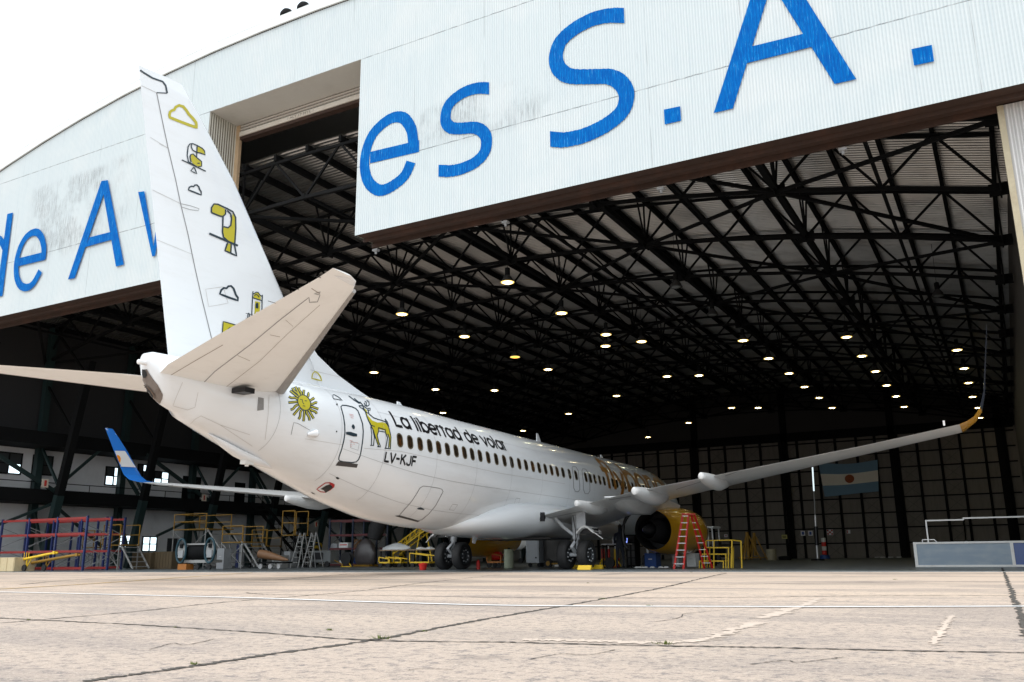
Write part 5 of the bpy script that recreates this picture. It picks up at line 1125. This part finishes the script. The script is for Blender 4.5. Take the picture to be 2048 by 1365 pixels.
# tables with foil wrapped parts
for i, (a, b, lb) in enumerate(((757, 812, 'brown table covered with shiny wrapped parts'), (814, 868, 'brown table with papers next to the port wheels'))):
    w = S_(a, b, 9.0); e = thing('work_table', (a+b)/2, 9.0, lb, 'table', 'brown work tables'); H = .95
    M().bx((-w/2, 0, H-.05), (w/2, 1, H)).build('table_top', paint('plywood', (.30, .20, .12), .6, 0, .3), e)
    for x in (-w/2+.08, w/2-.08):
        for y in (.08, .92): M().bx((x-.03, y-.03, 0), (x+.03, y+.03, H-.05)).build('leg', dark, e)
o = M().rings([[Vector((r_*.95*math.cos(t)*(1+.12*math.sin(4*t+z*9)), r_*.4*math.sin(t), z)) for t in np.linspace(0, 2*math.pi, 33)[:-1]] for z, r_ in ((0, .95), (.12, .9), (.24, .62), (.34, .3), (.38, .05))]).build('wrapped_part', plastic, None, 80); o.location = (gx(782, 9), 9.5, .965); tag(o, 'large clear wrapped part shining on the left brown table', 'wrapped part')
for i, (a, lb) in enumerate(((832, 'small white package on the right brown table'), (850, 'crumpled foil sheet at the right end of the tables'))):
    o = M().rings([[Vector((r_*.3*math.cos(t)*(1+.2*math.sin(3*t)), r_*.25*math.sin(t), z)) for t in np.linspace(0, 2*math.pi, 17)[:-1]] for z, r_ in ((0, 1), (.06, .9), (.12, .4), (.14, .05))]).build('package', plastic if i else whitep, None, 80); o.location = (gx(a, 9), 9.4, .965); tag(o, lb, 'package')
def trolley(px_, Y, w, label, mat_, h=.55, group=None, cat='trolley', name='trolley'):
    e = thing(name, px_, Y, label, cat, group)
    m = M(); m.bx((-w/2, 0, .22), (w/2, .6, .30)); m.bar((-w/2, 0, .3), (-w/2, 0, h), .05); m.bar((w/2, 0, .3), (w/2, 0, h*.8), .05); m.bar((-w/2, 0, h), (w/2, 0, h*.8), .05); m.bar((-w/2, .6, h), (w/2, .6, h*.8), .05); m.build('frame', mat_, e)
    for x in (-w*.36, w*.36):
        for y in (.02, .58): M().lathe((x, y, .12), (0, 1, 0), [(-.03, .05), (-.03, .12), (.03, .12), (.03, .05)], 14, True).build('wheel', black, e, True)
    return e
trolley(768, 7.5, S_(757, 778, 7.5), 'small yellow trolley under the left end of the tables', yel2, group='yellow trolleys')
trolley(789, 8.0, S_(775, 800, 8), 'yellow framed trolley under the wrapped part table', yel2, group='yellow trolleys')
trolley(838, 7.5, S_(818, 856, 7.5), 'long yellow trolley with white legs under the right brown table', yel2, .75, group='yellow trolleys')
# diagonal yellow boarding ladder
A = onY((786, 1106), 14); B_ = onY((858, 1052), 14); e = empty('inclined_ladder', (A.x, 14, .006), 'yellow inclined lattice ladder rising behind the port landing gear', 'ladder'); d = Vector((B_.x-A.x, 0, B_.z-A.z))
for y in (0, .7):
    for k in (0, .45): M().bar((0, y, A.z-.1+k), Vector((0, y, A.z-.1+k))+d*1.15, .07).build('rail', yel2, e)
m = M()
for i in range(9): q_ = Vector((0, 0, A.z-.1))+d*(i/8); m.bar(q_, q_+Vector((0, 0, .45)), .04); m.bar(q_, q_+Vector((0, .7, 0)), .04); m.bar(q_, q_+d/8+Vector((0, 0, .45)), .03)
m.build('lattice', yel2, e); M().bar(Vector((0, 0, A.z))+d*.75, (d.x*.6, 0, 0), .06).build('support', yel2, e); M().bar(Vector((0, .7, A.z))+d*.75, (d.x*.95, .7, 0), .06).build('support', yel2, e); M().bar((0, 0, A.z), (.1, 0, 0), .06).build('support', yel2, e)
o = M().lathe((0, 0, 0), (0, 0, 1), [(0, .13), (.2, .18), (.26, .19), (.27, .10), (.30, .02)], 16, True).build('red_bucket', redp, None, True); o.location = (gx(862, 0), -.6, .006); tag(o, 'red rounded bucket on the floor left of the port wheels', 'bucket')
o = M().lathe((0, 0, 0), (0, 0, 1), [(0, .08), (.3, .08), (.4, .03)], 12, True).build('extinguisher', redp, None, True); o.location = (gx(949, .5), .8, .006); tag(o, 'small red fire extinguisher just right of the port wheels', 'fire extinguisher')
# canister, red and orange trolley, light aeroplane, grey cabinets seen beneath the belly
e = thing('plastic_canister', 1013.5, 4.0, 'tall pale green plastic canister standing under the belly', 'canister'); w = S_(1005, 1022, 4)
M().lathe((0, .2, 0), (0, 0, 1), [(0, w*.46), (.03, w*.5), (.80, w*.5), (.84, w*.46), (.85, .02)], 20, True).build('body', paint('pale_plastic', (.55, .60, .44), .5, 0, .15), e, True); M().lathe((0, .2, .85), (0, 0, 1), [(0, .06), (.05, .06)], 12, True).build('cap', dark, e)
e = trolley(988, 5.5, S_(974, 1002, 5.5), 'orange and red wheeled unit left of the pale canister', paint('orange_paint', (.6, .2, .02), .5), .7, name='compressor_cart', cat='compressor'); M().lathe((-.35, .3, .55), (1, 0, 0), [(0, .12), (.05, .2), (.55, .2), (.6, .12)], 16, True).build('tank', redp, e, True); M().bx((-.5, .1, .3), (-.2, .5, .75)).build('motor', yel, e)
e = thing('light_aeroplane', 1032, 30, 'small white light aeroplane parked far behind the pale canister', 'airplane'); Yp = 30; w = S_(1003, 1056, Yp)
M().rings([[Vector((x, r_*.7*math.cos(t), z+r_*math.sin(t))) for t in np.linspace(0, 2*math.pi, 17)[:-1]] for x, r_, z in ((-w*.52, .18, 1.45), (-w*.4, .38, 1.5), (-w*.1, .5, 1.5), (w*.2, .42, 1.45), (w*.5, .2, 1.55))]).build('fuselage', whitep, e, True)
M().bx((-w*.2, -3, 1.15), (w*.15, 4, 1.27)).build('wing', whitep, e); M().add([(w*.35, 0, 1.6), (w*.55, 0, 1.6), (w*.55, 0, 2.6), (w*.47, 0, 2.6), (w*.35, .06, 1.6), (w*.55, .06, 1.6), (w*.55, .06, 2.6), (w*.47, .06, 2.6)], [(0, 1, 2, 3), (7, 6, 5, 4), (0, 3, 7, 4), (1, 5, 6, 2), (2, 6, 7, 3)]).build('tail_fin', whitep, e)
M().rings([[Vector((x, r_*.6*math.cos(t), 1.85+r_*math.sin(t))) for t in np.linspace(0, 2*math.pi, 13)[:-1]] for x, r_ in ((-w*.22, .1), (-w*.1, .34), (w*.12, .3), (w*.25, .08))]).build('canopy', ink_black, e, True)
for x, y in ((-w*.35, 0), (0, -.8), (0, .8)): M().tube([(x, y, 1.15), (x, y, .2)], .04, 6).build('gear_leg', greyp, e); M().lathe((x, y-.06, .2), (0, 1, 0), [(0, .2), (.12, .2)], 14, True).build('wheel', black, e)
e = thing('grey_cabinet', 1065, 7.0, 'tall light grey cabinet beneath the belly left of the right main wheels', 'cabinet'); w = S_(1052, 1078, 7); M().box((0, .3, .85), (w, .6, 1.3)).build('body', paint('cabinet_grey', (.38, .42, .46), .4, 0, .2), e, bev=.02); M().box((0, -.01, .85), (w*.84, .02, 1.1)).build('door', paint('cabinet_grey', (.38, .42, .46), .4), e); M().lathe((w*.3, -.02, .45), (0, -1, 0), [(0, .04), (.03, .04)], 10, True).build('lock', dark, e)
for x in (-w*.35, w*.35): M().lathe((x, .2, .10), (0, 1, 0), [(0, .1), (.06, .1)], 12, True).build('castor', black, e)
e = thing('dark_cabinet', 1104, 7.5, 'wide dark equipment case between grey cabinet and right main wheels', 'case'); w = S_(1079, 1130, 7.5); M().box((0, .4, .88), (w, .8, 1.2)).build('body', paint('case_dark', (.05, .05, .05), .6, 0, .4, (.15, .14, .13)), e, bev=.02); M().box((0, .4, 1.50), (w*1.02, .84, .04)).build('lid', dark, e)
for x in (-w*.4, w*.4): M().lathe((x, .0, .14), (0, 1, 0), [(0, .14), (.08, .14)], 12, True).build('castor', black, e)
e = thing('tyre_dolly', 1096, 4.5, 'low dolly with yellow hubbed wheel in front of the dark case', 'dolly'); M().lathe((0, 0, .2), (0, 1, 0), [(0, .06), (0, .2), (.1, .2), (.1, .06)], 18, True).build('wheel', black, e, True); M().lathe((0, -.01, .2), (0, 1, 0), [(0, .10), (.02, .11)], 14, True).build('hub', yel, e); M().bx((.1, .0, .15), (.9, .3, .22)).build('frame', yel, e); M().bx((.35, -.02, .06), (.55, .1, .14)).build('pad', whitep, e)
# wheel chocks
def chock(px_, Y, w, label, mat_=None):
    e = thing('wheel_chock', px_, Y, label, 'chock', 'yellow wheel chocks'); m = M(); m.add([(-w/2, -.12, 0), (w/2, -.12, 0), (w/2, .12, 0), (-w/2, .12, 0), (-w/2, -.04, .17), (w/2, -.04, .17), (w/2, .05, .17), (-w/2, .05, .17)], [(3, 2, 1, 0), (4, 5, 6, 7), (0, 1, 5, 4), (1, 2, 6, 5), (2, 3, 7, 6), (3, 0, 4, 7)]); m.build('wedge', yel2, e, bev=.015)
    M().tube([(-w/2-.02, 0, .1), (-w/2-.25, -.05, .03), (-w/2-.5, .1, .02)], .012, 6).build('rope', dark, e); return e
chock(1170, -.85, .55, 'bright yellow chock against the outer right main wheel')
chock(1156, .9, .45, 'yellow chock behind the right main wheels')
chock(1196, .8, .4, 'yellow chock at the front of the outer right wheel')
# work bench with laptop and the technician
e = thing('work_bench', 1230, 4.0, 'white topped narrow bench between right main gear and engine', 'bench'); w = S_(1203, 1256, 4.0); M().bx((-w/2, 0, .98), (w/2, .55, 1.01)).build('bench_top', paint('bench_white', (.75, .77, .8), .4), e)
for x in (-w/2+.06, w/2-.06):
    for y in (.05, .5): M().bx((x-.025, y-.025, 0), (x+.025, y+.025, .98)).build('leg', dark, e)
o = empty('laptop', (gx(1245, 4.1), 4.15, 1.02), 'open laptop with glowing blue screen on the white bench', 'laptop'); M().box((0, .12, .012), (.34, .24, .02)).build('keyboard', dark, o)
M().box((0, .26, .13), (.34, .015, .23), 0, ('X', -.2)).build('screen', dark, o); M().box((0, .249, .13), (.31, .008, .2), 0, ('X', -.2)).build('display', emis('screen_glow', (.25, .35, 1), 1.2), o)
o = M().lathe((0, 0, 0), (0, 0, 1), [(0, .035), (.2, .035), (.23, .012), (.3, .012)], 12, True).build('bottle', whitep, None, True); o.location = (gx(1226, 4.1), 4.2, 1.016); tag(o, 'small pale bottle standing on the white bench', 'bottle')
for i, (px_, lb) in enumerate(((1207, 'yellow jack with red stem nearest the right tyre'), (1218, 'yellow and red axle jack in the middle under the white bench'), (1232, 'yellow jack under the white bench left of the technician'))):
    e = thing('axle_jack', px_, 4.6+.2*i, lb, 'jack', 'yellow axle jacks'); 
    for a in (0, 2.1, 4.2): M().bar((.25*math.cos(a), .25*math.sin(a), .05), (0, 0, .45), .05).build('leg', yel2, e)
    M().tube([(0, 0, .3), (0, 0, .8)], .07, 12).build('cylinder', redp if i < 2 else yel2, e, True); M().tube([(0, 0, .8), (0, 0, .92)], .035, 10).build('ram', alu, e)
o = M().lathe((0, -.08, .22), (0, 1, 0), [(0, .1), (0, .22), (.16, .22), (.16, .1)], 20, True).build('spare_wheel', black, None, True); o.location = (gx(1222, 3.7), 3.6, .006); tag(o, 'small spare wheel leaning in front of the white bench', 'wheel')
# technician in dark clothes bending over the bench
def person(name, loc, rz, label, J, R_, faces, clothes):
    me = bpy.data.meshes.new('body'); names = list(J); me.from_pydata([J[k] for k in names], [(names.index(a), names.index(b)) for a, b in faces], []); ob = bpy.data.objects.new('person', me); COL.objects.link(ob)
    md = ob.modifiers.new('sk', 'SKIN'); sv = me.skin_vertices[0].data
    for i, k in enumerate(names): sv[i].radius = R_[k]; sv[i].use_root = (k == 'pel')
    md2 = ob.modifiers.new('ss', 'SUBSURF'); md2.levels = 2; md2.render_levels = 2
    me.materials.append(clothes); ob.location = loc; ob.rotation_euler.z = rz; tag(ob, label, 'person'); return ob
J = {'pel': (0, 0, .95), 'sp': (0, .06, 1.15), 'ch': (0, .14, 1.36), 'nk': (0, .20, 1.50), 'hb': (0, .24, 1.60), 'hd': (0, .27, 1.70), 'hl': (-.10, 0, .90), 'kl': (-.12, .04, .50), 'al': (-.13, -.02, .09), 'tl': (-.13, .14, .04), 'hr': (.10, 0, .90), 'kr': (.13, .08, .50), 'ar': (.15, .02, .09), 'tr': (.16, .18, .04), 'sl': (-.19, .15, 1.41), 'el': (-.25, .22, 1.14), 'wl': (-.18, .42, 1.06), 'sr': (.19, .15, 1.41), 'er': (.25, .24, 1.14), 'wr': (.16, .44, 1.06)}
RR = {'pel': (.145, .11), 'sp': (.13, .10), 'ch': (.155, .11), 'nk': (.055, .055), 'hb': (.075, .085), 'hd': (.075, .09), 'hl': (.09, .09), 'kl': (.062, .062), 'al': (.042, .042), 'tl': (.045, .03), 'hr': (.09, .09), 'kr': (.062, .062), 'ar': (.042, .042), 'tr': (.045, .03), 'sl': (.06, .06), 'el': (.043, .043), 'wl': (.028, .028), 'sr': (.06, .06), 'er': (.043, .043), 'wr': (.028, .028)}
ED = [('pel', 'sp'), ('sp', 'ch'), ('ch', 'nk'), ('nk', 'hb'), ('hb', 'hd'), ('pel', 'hl'), ('hl', 'kl'), ('kl', 'al'), ('al', 'tl'), ('pel', 'hr'), ('hr', 'kr'), ('kr', 'ar'), ('ar', 'tr'), ('ch', 'sl'), ('sl', 'el'), ('el', 'wl'), ('ch', 'sr'), ('sr', 'er'), ('er', 'wr')]
skin = paint('skin', (.38, .20, .13), .6, 0, 0); cloth = paint('navy_overalls', (.008, .012, .022), .8, 0, .2); hair = paint('dark_hair', (.01, .008, .006), .7, 0, 0)
pn = person('person', (gx(1240, 3.4), 3.45, .006), .25, 'person in dark overalls standing at the white bench beside the engine', J, RR, ED, cloth)
M().rings([[Vector((.078*r_*math.cos(t), .275+.095*r_*math.sin(t), z)) for t in np.linspace(0, 2*math.pi, 17)[:-1]] for z, r_ in ((1.68, 1.06), (1.72, 1.1), (1.77, 1.0), (1.80, .6), (1.815, .1))]).build('hair', hair, pn, True)
fc = M(); fc.rings([[Vector((.074*r_*math.cos(t), .30+.085*r_*math.sin(t), z)) for t in np.linspace(0, 2*math.pi, 17)[:-1]] for z, r_ in ((1.565, .5), (1.60, .85), (1.66, 1), (1.70, .98))]); fc.add([(-.015, .375, 1.64), (.015, .375, 1.64), (0, .41, 1.635), (0, .38, 1.68)], [(0, 1, 2), (1, 3, 2), (3, 0, 2)]); fc.build('face', skin, pn, True)
for sx in (-1, 1):
    hnd = M(); wx = sx*.17; hnd.box((wx*.97, .47, 1.055), (.08, .09, .03))
    for k in range(4): x = wx*.97-.03+.02*k; l_ = (.06, .075, .07, .055)[k]; hnd.tube([(x, .50, 1.06), (x, .50+l_*.6, 1.055), (x, .50+l_, 1.035)], [.010, .009, .007], 6)
    hnd.tube([(wx*.97-sx*.04, .45, 1.05), (wx*.97-sx*.065, .485, 1.045), (wx*.97-sx*.06, .52, 1.035)], [.012, .010, .008], 6); hnd.build('hand', skin, pn, True)
# dark tool cabinet and blue bin under the engine
e = thing('tool_cabinet', 1263, 4.8, 'tall black tool cabinet left of the open engine nozzle', 'cabinet'); w = S_(1254, 1272, 4.8); M().box((0, .3, .72), (w, .6, 1.36)).build('body', dark, e, bev=.02)
for k in range(4): M().box((0, -.012, .25+k*.32), (w*.88, .02, .28)).build('drawer', ink_black, e)
for x in (-w*.4, w*.4): M().lathe((x, .1, .04), (0, 1, 0), [(0, .04), (.05, .04)], 10, True).build('castor', black, e)
crate('blue_bin', 1290, 1313, 1108, 5.0, 'dark blue plastic bin beneath the right engine', bluep, 'bin', d=.6)
for i, (px_, lb) in enumerate(((1275, 'first of the pale pads in a row under the engine'), (1283, 'second of the pale pads in a row under the engine'), (1291, 'third of the pale pads in a row under the engine'), (1305, 'fourth of the pale pads, right below the blue bin'), (1322, 'longest pale pad left of the red ladder'), (1333, 'last pale pad next to the red ladder foot'))):
    o = M().add([(-.12, -.05, 0), (.12, -.05, 0), (.12, .05, 0), (-.12, .05, 0), (-.06, -.03, .06), (.06, -.03, .06), (.06, .03, .06), (-.06, .03, .06)], [(3, 2, 1, 0), (4, 5, 6, 7), (0, 1, 5, 4), (1, 2, 6, 5), (2, 3, 7, 6), (3, 0, 4, 7)]).build('floor_pad', whitep); o.location = (gx(px_, 3.5), 3.5, .006); tag(o, lb, 'pad', 'pale pads on the floor under the engine')
crate('white_box', 1345, 1358, 1108, 7.0, 'white box seen through the left legs of the red ladder', whitep, 'box', d=.6)
crate('white_box', 1374, 1392, 1108, 7.0, 'white box behind the middle of the red ladder', whitep, 'box', d=.6)
# red double step ladder
Yl = 1.2; e = thing('step_ladder', 1377, Yl, 'tall red double step ladder leaning open before the yellow engine', 'ladder')
def lp(px_, py_, Y=Yl): v_ = onY((px_, py_), Y); return Vector((v_.x-e.location.x, Y-Yl, max(v_.z, 0)))
Hl = lp(1370, 1029).z
fl_ = [(lp(1348, 1137), lp(1366, 1029)), (lp(1367, 1137), lp(1377, 1029))]
for a, b in fl_: a.z = 0; M().bar(a, b, .08, .05).build('rail', redp, e)
bl_ = [(lp(1394, 1137)+Vector((0, 0, 0)), lp(1380, 1029)), (lp(1411, 1137), lp(1386, 1029))]
for a, b in bl_: a = a+Vector((0, .9, 0)); a.z = 0; b = b+Vector((0, .15, 0)); M().bar(a, b, .07, .045).build('rear_rail', redp, e)
for k in range(8):
    f = .09+k*.125; a = fl_[0][0].lerp(fl_[0][1], f); b = fl_[1][0].lerp(fl_[1][1], f); M().bar(a, b, .09, .03).build('step', alu, e)
    if k < 7: a = (bl_[0][0]+Vector((0, .9, 0))).lerp(bl_[0][1], f); b = (bl_[1][0]+Vector((0, .9, 0))).lerp(bl_[1][1], f); M().bar(a, b, .05, .02).build('rear_rung', alu, e)
M().bar(lp(1364, 1029), lp(1388, 1029)+Vector((0, .15, 0)), .3, .05).build('top_cap', redp, e)
# yellow folding steps with handrails
Ys = 2.5; e = thing('yellow_steps', 1440, Ys, 'low yellow tubular steps with handrails right of the red ladder', 'steps')
def yp(px_, py_, dy=0): v_ = onY((px_, py_), Ys); return Vector((v_.x-e.location.x, dy, max(v_.z, .0)))
for a, b, zt in ((1398, 1448, 1123), (1403, 1453, 1109), (1408, 1458, 1096)):
    for dy in (0, .7): m = M(); m.bar(yp(a, zt, dy), yp(b, zt, dy), .045); m.bar(yp(a+1, zt, dy), yp(a+1, 1140, dy), .04); m.bar(yp(b-1, zt, dy), yp(b-1, 1140, dy), .04); m.build('step_frame', yel2, e)
    m = M(); A = yp(a, zt); B_ = yp(b, zt); m.bx((A.x, 0, A.z-.02), (B_.x, .7, A.z)); m.build('tread', yel, e)
m = M(); m.bar(yp(1412, 1082), yp(1464, 1081), .04); m.bar(yp(1464, 1081), yp(1464, 1140), .05); m.bar(yp(1478, 1083, .3), yp(1480, 1140, .3), .05); m.bar(yp(1464, 1081), yp(1478, 1083, .3), .04); m.bar(yp(1428, 1082), yp(1428, 1140), .04); m.bar(yp(1412, 1082), yp(1412, 1096), .04); m.build('handrail', yel2, e)
# airport tug behind the ladder
e = thing('baggage_tractor', 1420, 16, 'white roofed tractor parked behind the yellow steps', 'tractor'); w = S_(1403, 1440, 16)
M().box((0, .8, .62), (w, 1.5, .5)).build('chassis', dark, e, bev=.04); M().box((-.1, .8, 1.98), (w*.8, 1.4, .10)).build('cab_roof', whitep, e, bev=.03)
for x in (-w*.42, w*.22): 
    for y in (.15, 1.4): M().bar((x, y, .85), (x*.9, y, 1.95), .06).build('cab_post', whitep, e)
for x in (-w*.32, w*.32): M().lathe((x, -.0, .28), (0, 1, 0), [(0, .12), (0, .28), (.18, .28), (.18, .12)], 18, True).build('wheel', black, e, True)
M().box((w*.2, .8, 1.0), (.4, .6, .5)).build('seat', ink_black, e)
# yellow jacks and odds along the rear wall
for i, (px_, Y, lb) in enumerate(((1499, 38, 'yellow tripod jack nearest the yellow steps'), (1513, 41, 'yellow tripod jack, right one of two far ones'))):
    e = thing('tripod_jack', px_, Y, lb, 'jack', 'yellow tripod jacks')
    for a in (.4, 2.5, 4.6): M().bar((.9*math.cos(a), .9*math.sin(a), .1), (.12*math.cos(a), .12*math.sin(a), 1.9), .09).build('leg', yel, e)
    M().tube([(0, 0, .4), (0, 0, 2.2)], .12, 12).build('cylinder', yel, e, True); m = M(); m.tube([(.8*math.cos(a), .8*math.sin(a), .25) for a in np.linspace(0, 6.28, 13)], .04, 6, False); m.build('ring_brace', yel, e)
for i, (px_, py_, lb) in enumerate(((1545, 1110, 'squat cream drum near the rear wall'),)):
    e = thing('drum', px_, 45, lb, 'drum'); M().lathe((0, 0, 0), (0, 0, 1), [(0, .4), (.05, .42), (.9, .42), (.92, .38), (.93, .02)], 18, True).build('body', paint('cream_drum', (.4, .36, .25), .6), e, True); M().lathe((1.1, 0, 0), (0, 0, 1), [(0, .5), (.3, .55), (.35, .2)], 16, True).build('base', dark, e)
Yb = 60; e = thing('striped_post', 1652, Yb, 'red and white striped post on a dark base near the rear wall', 'post'); M().lathe((0, 0, 0), (0, 0, 1), [(0, .5), (.35, .45), (.4, .1)], 16, True).build('base', bluep, e, True)
for k in range(4): M().lathe((0, 0, .4+k*.4), (0, 0, 1), [(0, .22), (.4, .22)], 14, True).build('band', (redp, whitep)[k % 2], e)
# leaning white pole and the flag on the rear wall
a = onY((1625, 935), 40); b = onY((1636, 1124), 40); e = empty('white_pole', (b.x, 40, 0), 'tall slim white pole standing left of the flag', 'pole')
pv = Vector((a.x-b.x, 0, a.z)); M().tube([(0, 0, .05), pv*.48], .10, 10).build('lower_pole', alu, e, True); M().tube([pv*.48, pv*.76], .045, 8).build('middle_pole', greyp, e, True); M().tube([pv*.74, pv], .055, 10).build('tube_light', emis('tube_glow', (.8, .95, 1), .9), e, True)
M().tube([pv*.16, pv*.36], .15, 10).build('sleeve', ink_black, e, True); M().lathe((0, 0, 0), (0, 0, 1), [(0, .5), (.1, .5), (.14, .12)], 16, True).build('base', dark, e, True)
P4 = [onY(q, YR-.6) for q in ((1637, 926), (1755, 920), (1757, 983), (1650, 994))]
def fp(u, v_): t_ = P4[0].lerp(P4[1], u); b_ = P4[3].lerp(P4[2], u); q_ = t_.lerp(b_, v_); return Vector((q_.x, YR-.62-.12*math.sin(u*9+v_*2), q_.z-.28*math.sin(math.pi*u)*(1-v_)))
fg = empty('flag', (0, 0, 0), 'pale blue and white striped flag with orange sun on the rear wall', 'flag')
fb = Mat('flag_cloth_blue', (.20, .34, .46), .8); fw_ = Mat('flag_cloth_cream', (.95, .88, .75), .8); fb = fb.done(); fw_ = fw_.done()
fs = paint('flag_sun_cloth', (.40, .10, .03), .8)
for v0_, v1_, mt in ((0, .33, fb), (.33, .68, fw_), (.68, 1, fb)):
    m = M(); N = 28; A = [fp(i/N, v0_) for i in range(N+1)]; B_ = [fp(i/N, v1_) for i in range(N+1)]; m.add(A+B_, [(i, i+1, N+2+i, N+1+i) for i in range(N)]); m.build('stripe', mt, fg)
m = M(); cN = 20; c_ = fp(.5, .5); m.add([c_+Vector((0, -.12, 0))]+[fp(.5+.085*math.cos(t)*(1), .5+.14*math.sin(t))+Vector((0, -.12, 0)) for t in np.linspace(0, 2*math.pi, cN+1)[:-1]], [(0, i+1, (i+1) % cN+1) for i in range(cN)]); m.build('sun', fs, fg)
for i, (px_, lb) in enumerate(((1757, 'first of four white slabs standing in for daylight under the rear doors'), (1768, 'second of four white slabs standing in for daylight under the rear doors'), (1784, 'third of four white slabs standing in for daylight under the rear doors'), (1801, 'rightmost of four white slabs standing in for daylight under the rear doors'))):
    w = S_(px_-4, px_+5, 71); o = M().box((0, 0, .06), (w, .8, .12)).build('daylight_slab', whitep, bev=.02); o.location = (gx(px_, 71), 71, .006); tag(o, lb, 'mat', 'white slabs standing in for daylight under the rear doors')  # white slabs painted in for daylight through the gaps under the rear doors
# low white framed barrier cabin at the right
Yg = 4.0; e = thing('glazed_barrier', 1835, Yg, 'low white framed box with blue grey panels and handrails at the right', 'barrier'); x1 = gx(2030, Yg)-gx(1835, Yg); x2 = x1+2.2; Hg = hz(1850, 1085, 4.0)-.07
for x in (0, x1, x2): M().bx((x-.05, -.03, 0), (x+.05, .07, Hg)).build('frame_post', whitep, e)
M().bx((-.05, -.035, Hg), (x2, .9, Hg+.07)).build('top_frame', whitep, e); M().bx((-.05, -.035, .0), (x2, .07, .07)).build('bottom_frame', whitep, e)
gp = Mat('barrier_panel', (.20, .27, .34), .12, 0, .6); gp.mix(gp.ramp(gp.noise(gp.coord((1, 1, 3)), 1.5, 4), .4, .7, 0, .6), (.28, .34, .38)); gp = gp.done()
M().bx((.05, .0, .07), (x1-.05, .03, Hg)).build('panel', gp, e); M().bx((x1+.05, .0, .07), (x2-.05, .03, Hg)).build('panel', paint('deep_blue_panel', (.05, .10, .28), .15), e)
def hr(xa, xb, zt, r_=.028): m = M(); m.bar((xa, .25, Hg), (xa, .25, zt), .05); m.bar((xa-.02, .25, zt), (xb, .25, zt), .06, .05); m.bar((xb, .25, zt), (xb, .25, Hg), .05); m.build('handrail', whitep, e)
h0 = gx(1862, Yg)-gx(1835, Yg); h1 = gx(1939, Yg)-gx(1835, Yg)
hr(h0, h1, hz(1880, 1041, Yg)); hr(h1, x2, hz(1960, 1037, Yg)+.02)
m = M(); m.bar((.25, .3, Hg+.07), (.25, .3, Hg+.16), .03); m.bar((.25, .3, Hg+.16), (.65, .3, Hg+.16), .03); m.bar((.65, .3, Hg+.16), (.72, .3, Hg+.07), .03); m.build('latch', alu, e)
# further equipment in the dim left half of the hangar
crate('steel_locker', 0, 30, 1066, 5.5, 'dark blue steel locker far left behind the pallet rack', rackblue, 'locker', d=1.0)
crate('tool_chest', 432, 446, 1098, 5.0, 'small grey tool chest right of the round engine cradle', greyp, 'tool chest', d=.6)
crate('parts_box', 545, 562, 1112, 7.5, 'pale parts box behind the dolly wheels', white_dim, 'box', d=.6)
crate('parts_box', 566, 579, 1104, 8.5, 'grey parts box left of the white step ladders', greyp, 'box', d=.6)
crate('brown_carton', 702, 716, 1080, 15.0, 'brown carton seen above the wrapped bundle', paint('carton_brown', (.22, .12, .06), .8), 'box', d=.6)
for i, (px_, lb) in enumerate(((474, 'tall thin gas cylinder behind the white splayed stairs, left one'), (480, 'tall thin gas cylinder behind the white splayed stairs, right one'))):
    o = M().lathe((0, 0, 0), (0, 0, 1), [(0, .12), (1.3, .12), (1.42, .06), (1.5, .05), (1.52, .01)], 14, True).build('gas_cylinder', (rackblue, greyp)[i], None, True); o.location = (gx(px_, 9.0), 9.0, .006); tag(o, lb, 'gas cylinder', 'gas cylinders')
stand('access_stand', 160, 200, 1062, 1095, 5.0, 'small yellow stand half hidden behind the end of the pallet rack', white_dim, yel, 4)
stand('access_stand', 500, 556, 1060, 1092, 11.0, 'dim orange yellow stand behind the tan fairing', dark, yel, 5)
e = thing('hose_reel', 690, 10.0, 'black hose reel on a yellow frame before the dark shelf rack', 'hose reel'); M().lathe((0, 0, .5), (0, 1, 0), [(0, .38), (.02, .38), (.05, .25), (.3, .25), (.33, .38), (.35, .38)], 20, True).build('reel', black, e, True); m = M(); m.bar((-.4, .1, 0), (0, .1, .5), .05); m.bar((.4, .1, 0), (0, .1, .5), .05); m.bar((-.4, .1, .03), (.4, .1, .03), .05); m.build('frame', yel2, e)
e = thing('ground_power_cart', 640, 9.5, 'long grey wheeled cart left of the dark shelf rack', 'cart'); M().box((0, .4, .62), (1.5, .8, .7)).build('body', paint('cart_grey', (.16, .17, .17), .6, 0, .4), e, bev=.04); M().box((-.2, -.01, .66), (.8, .02, .4)).build('grille', ink_black, e)
for x in (-.5, .5): M().lathe((x, .0, .18), (0, 1, 0), [(0, .08), (0, .18), (.1, .18), (.1, .08)], 16, True).build('wheel', black, e, True)
M().bar((.75, .4, .4), (1.4, .4, .15), .05).build('draw_bar', yel, e)
for i, (a, b, t_, Y_, lb) in enumerate(((1415, 1430, 1112, 9, 'black case in front of the tractor beside the yellow steps'), (1222, 1233, 1118, 5.4, 'small red tool box under the white bench'))): crate('tool_case', a, b, t_, Y_, lb, (dark, redp)[i], 'case', d=.4)
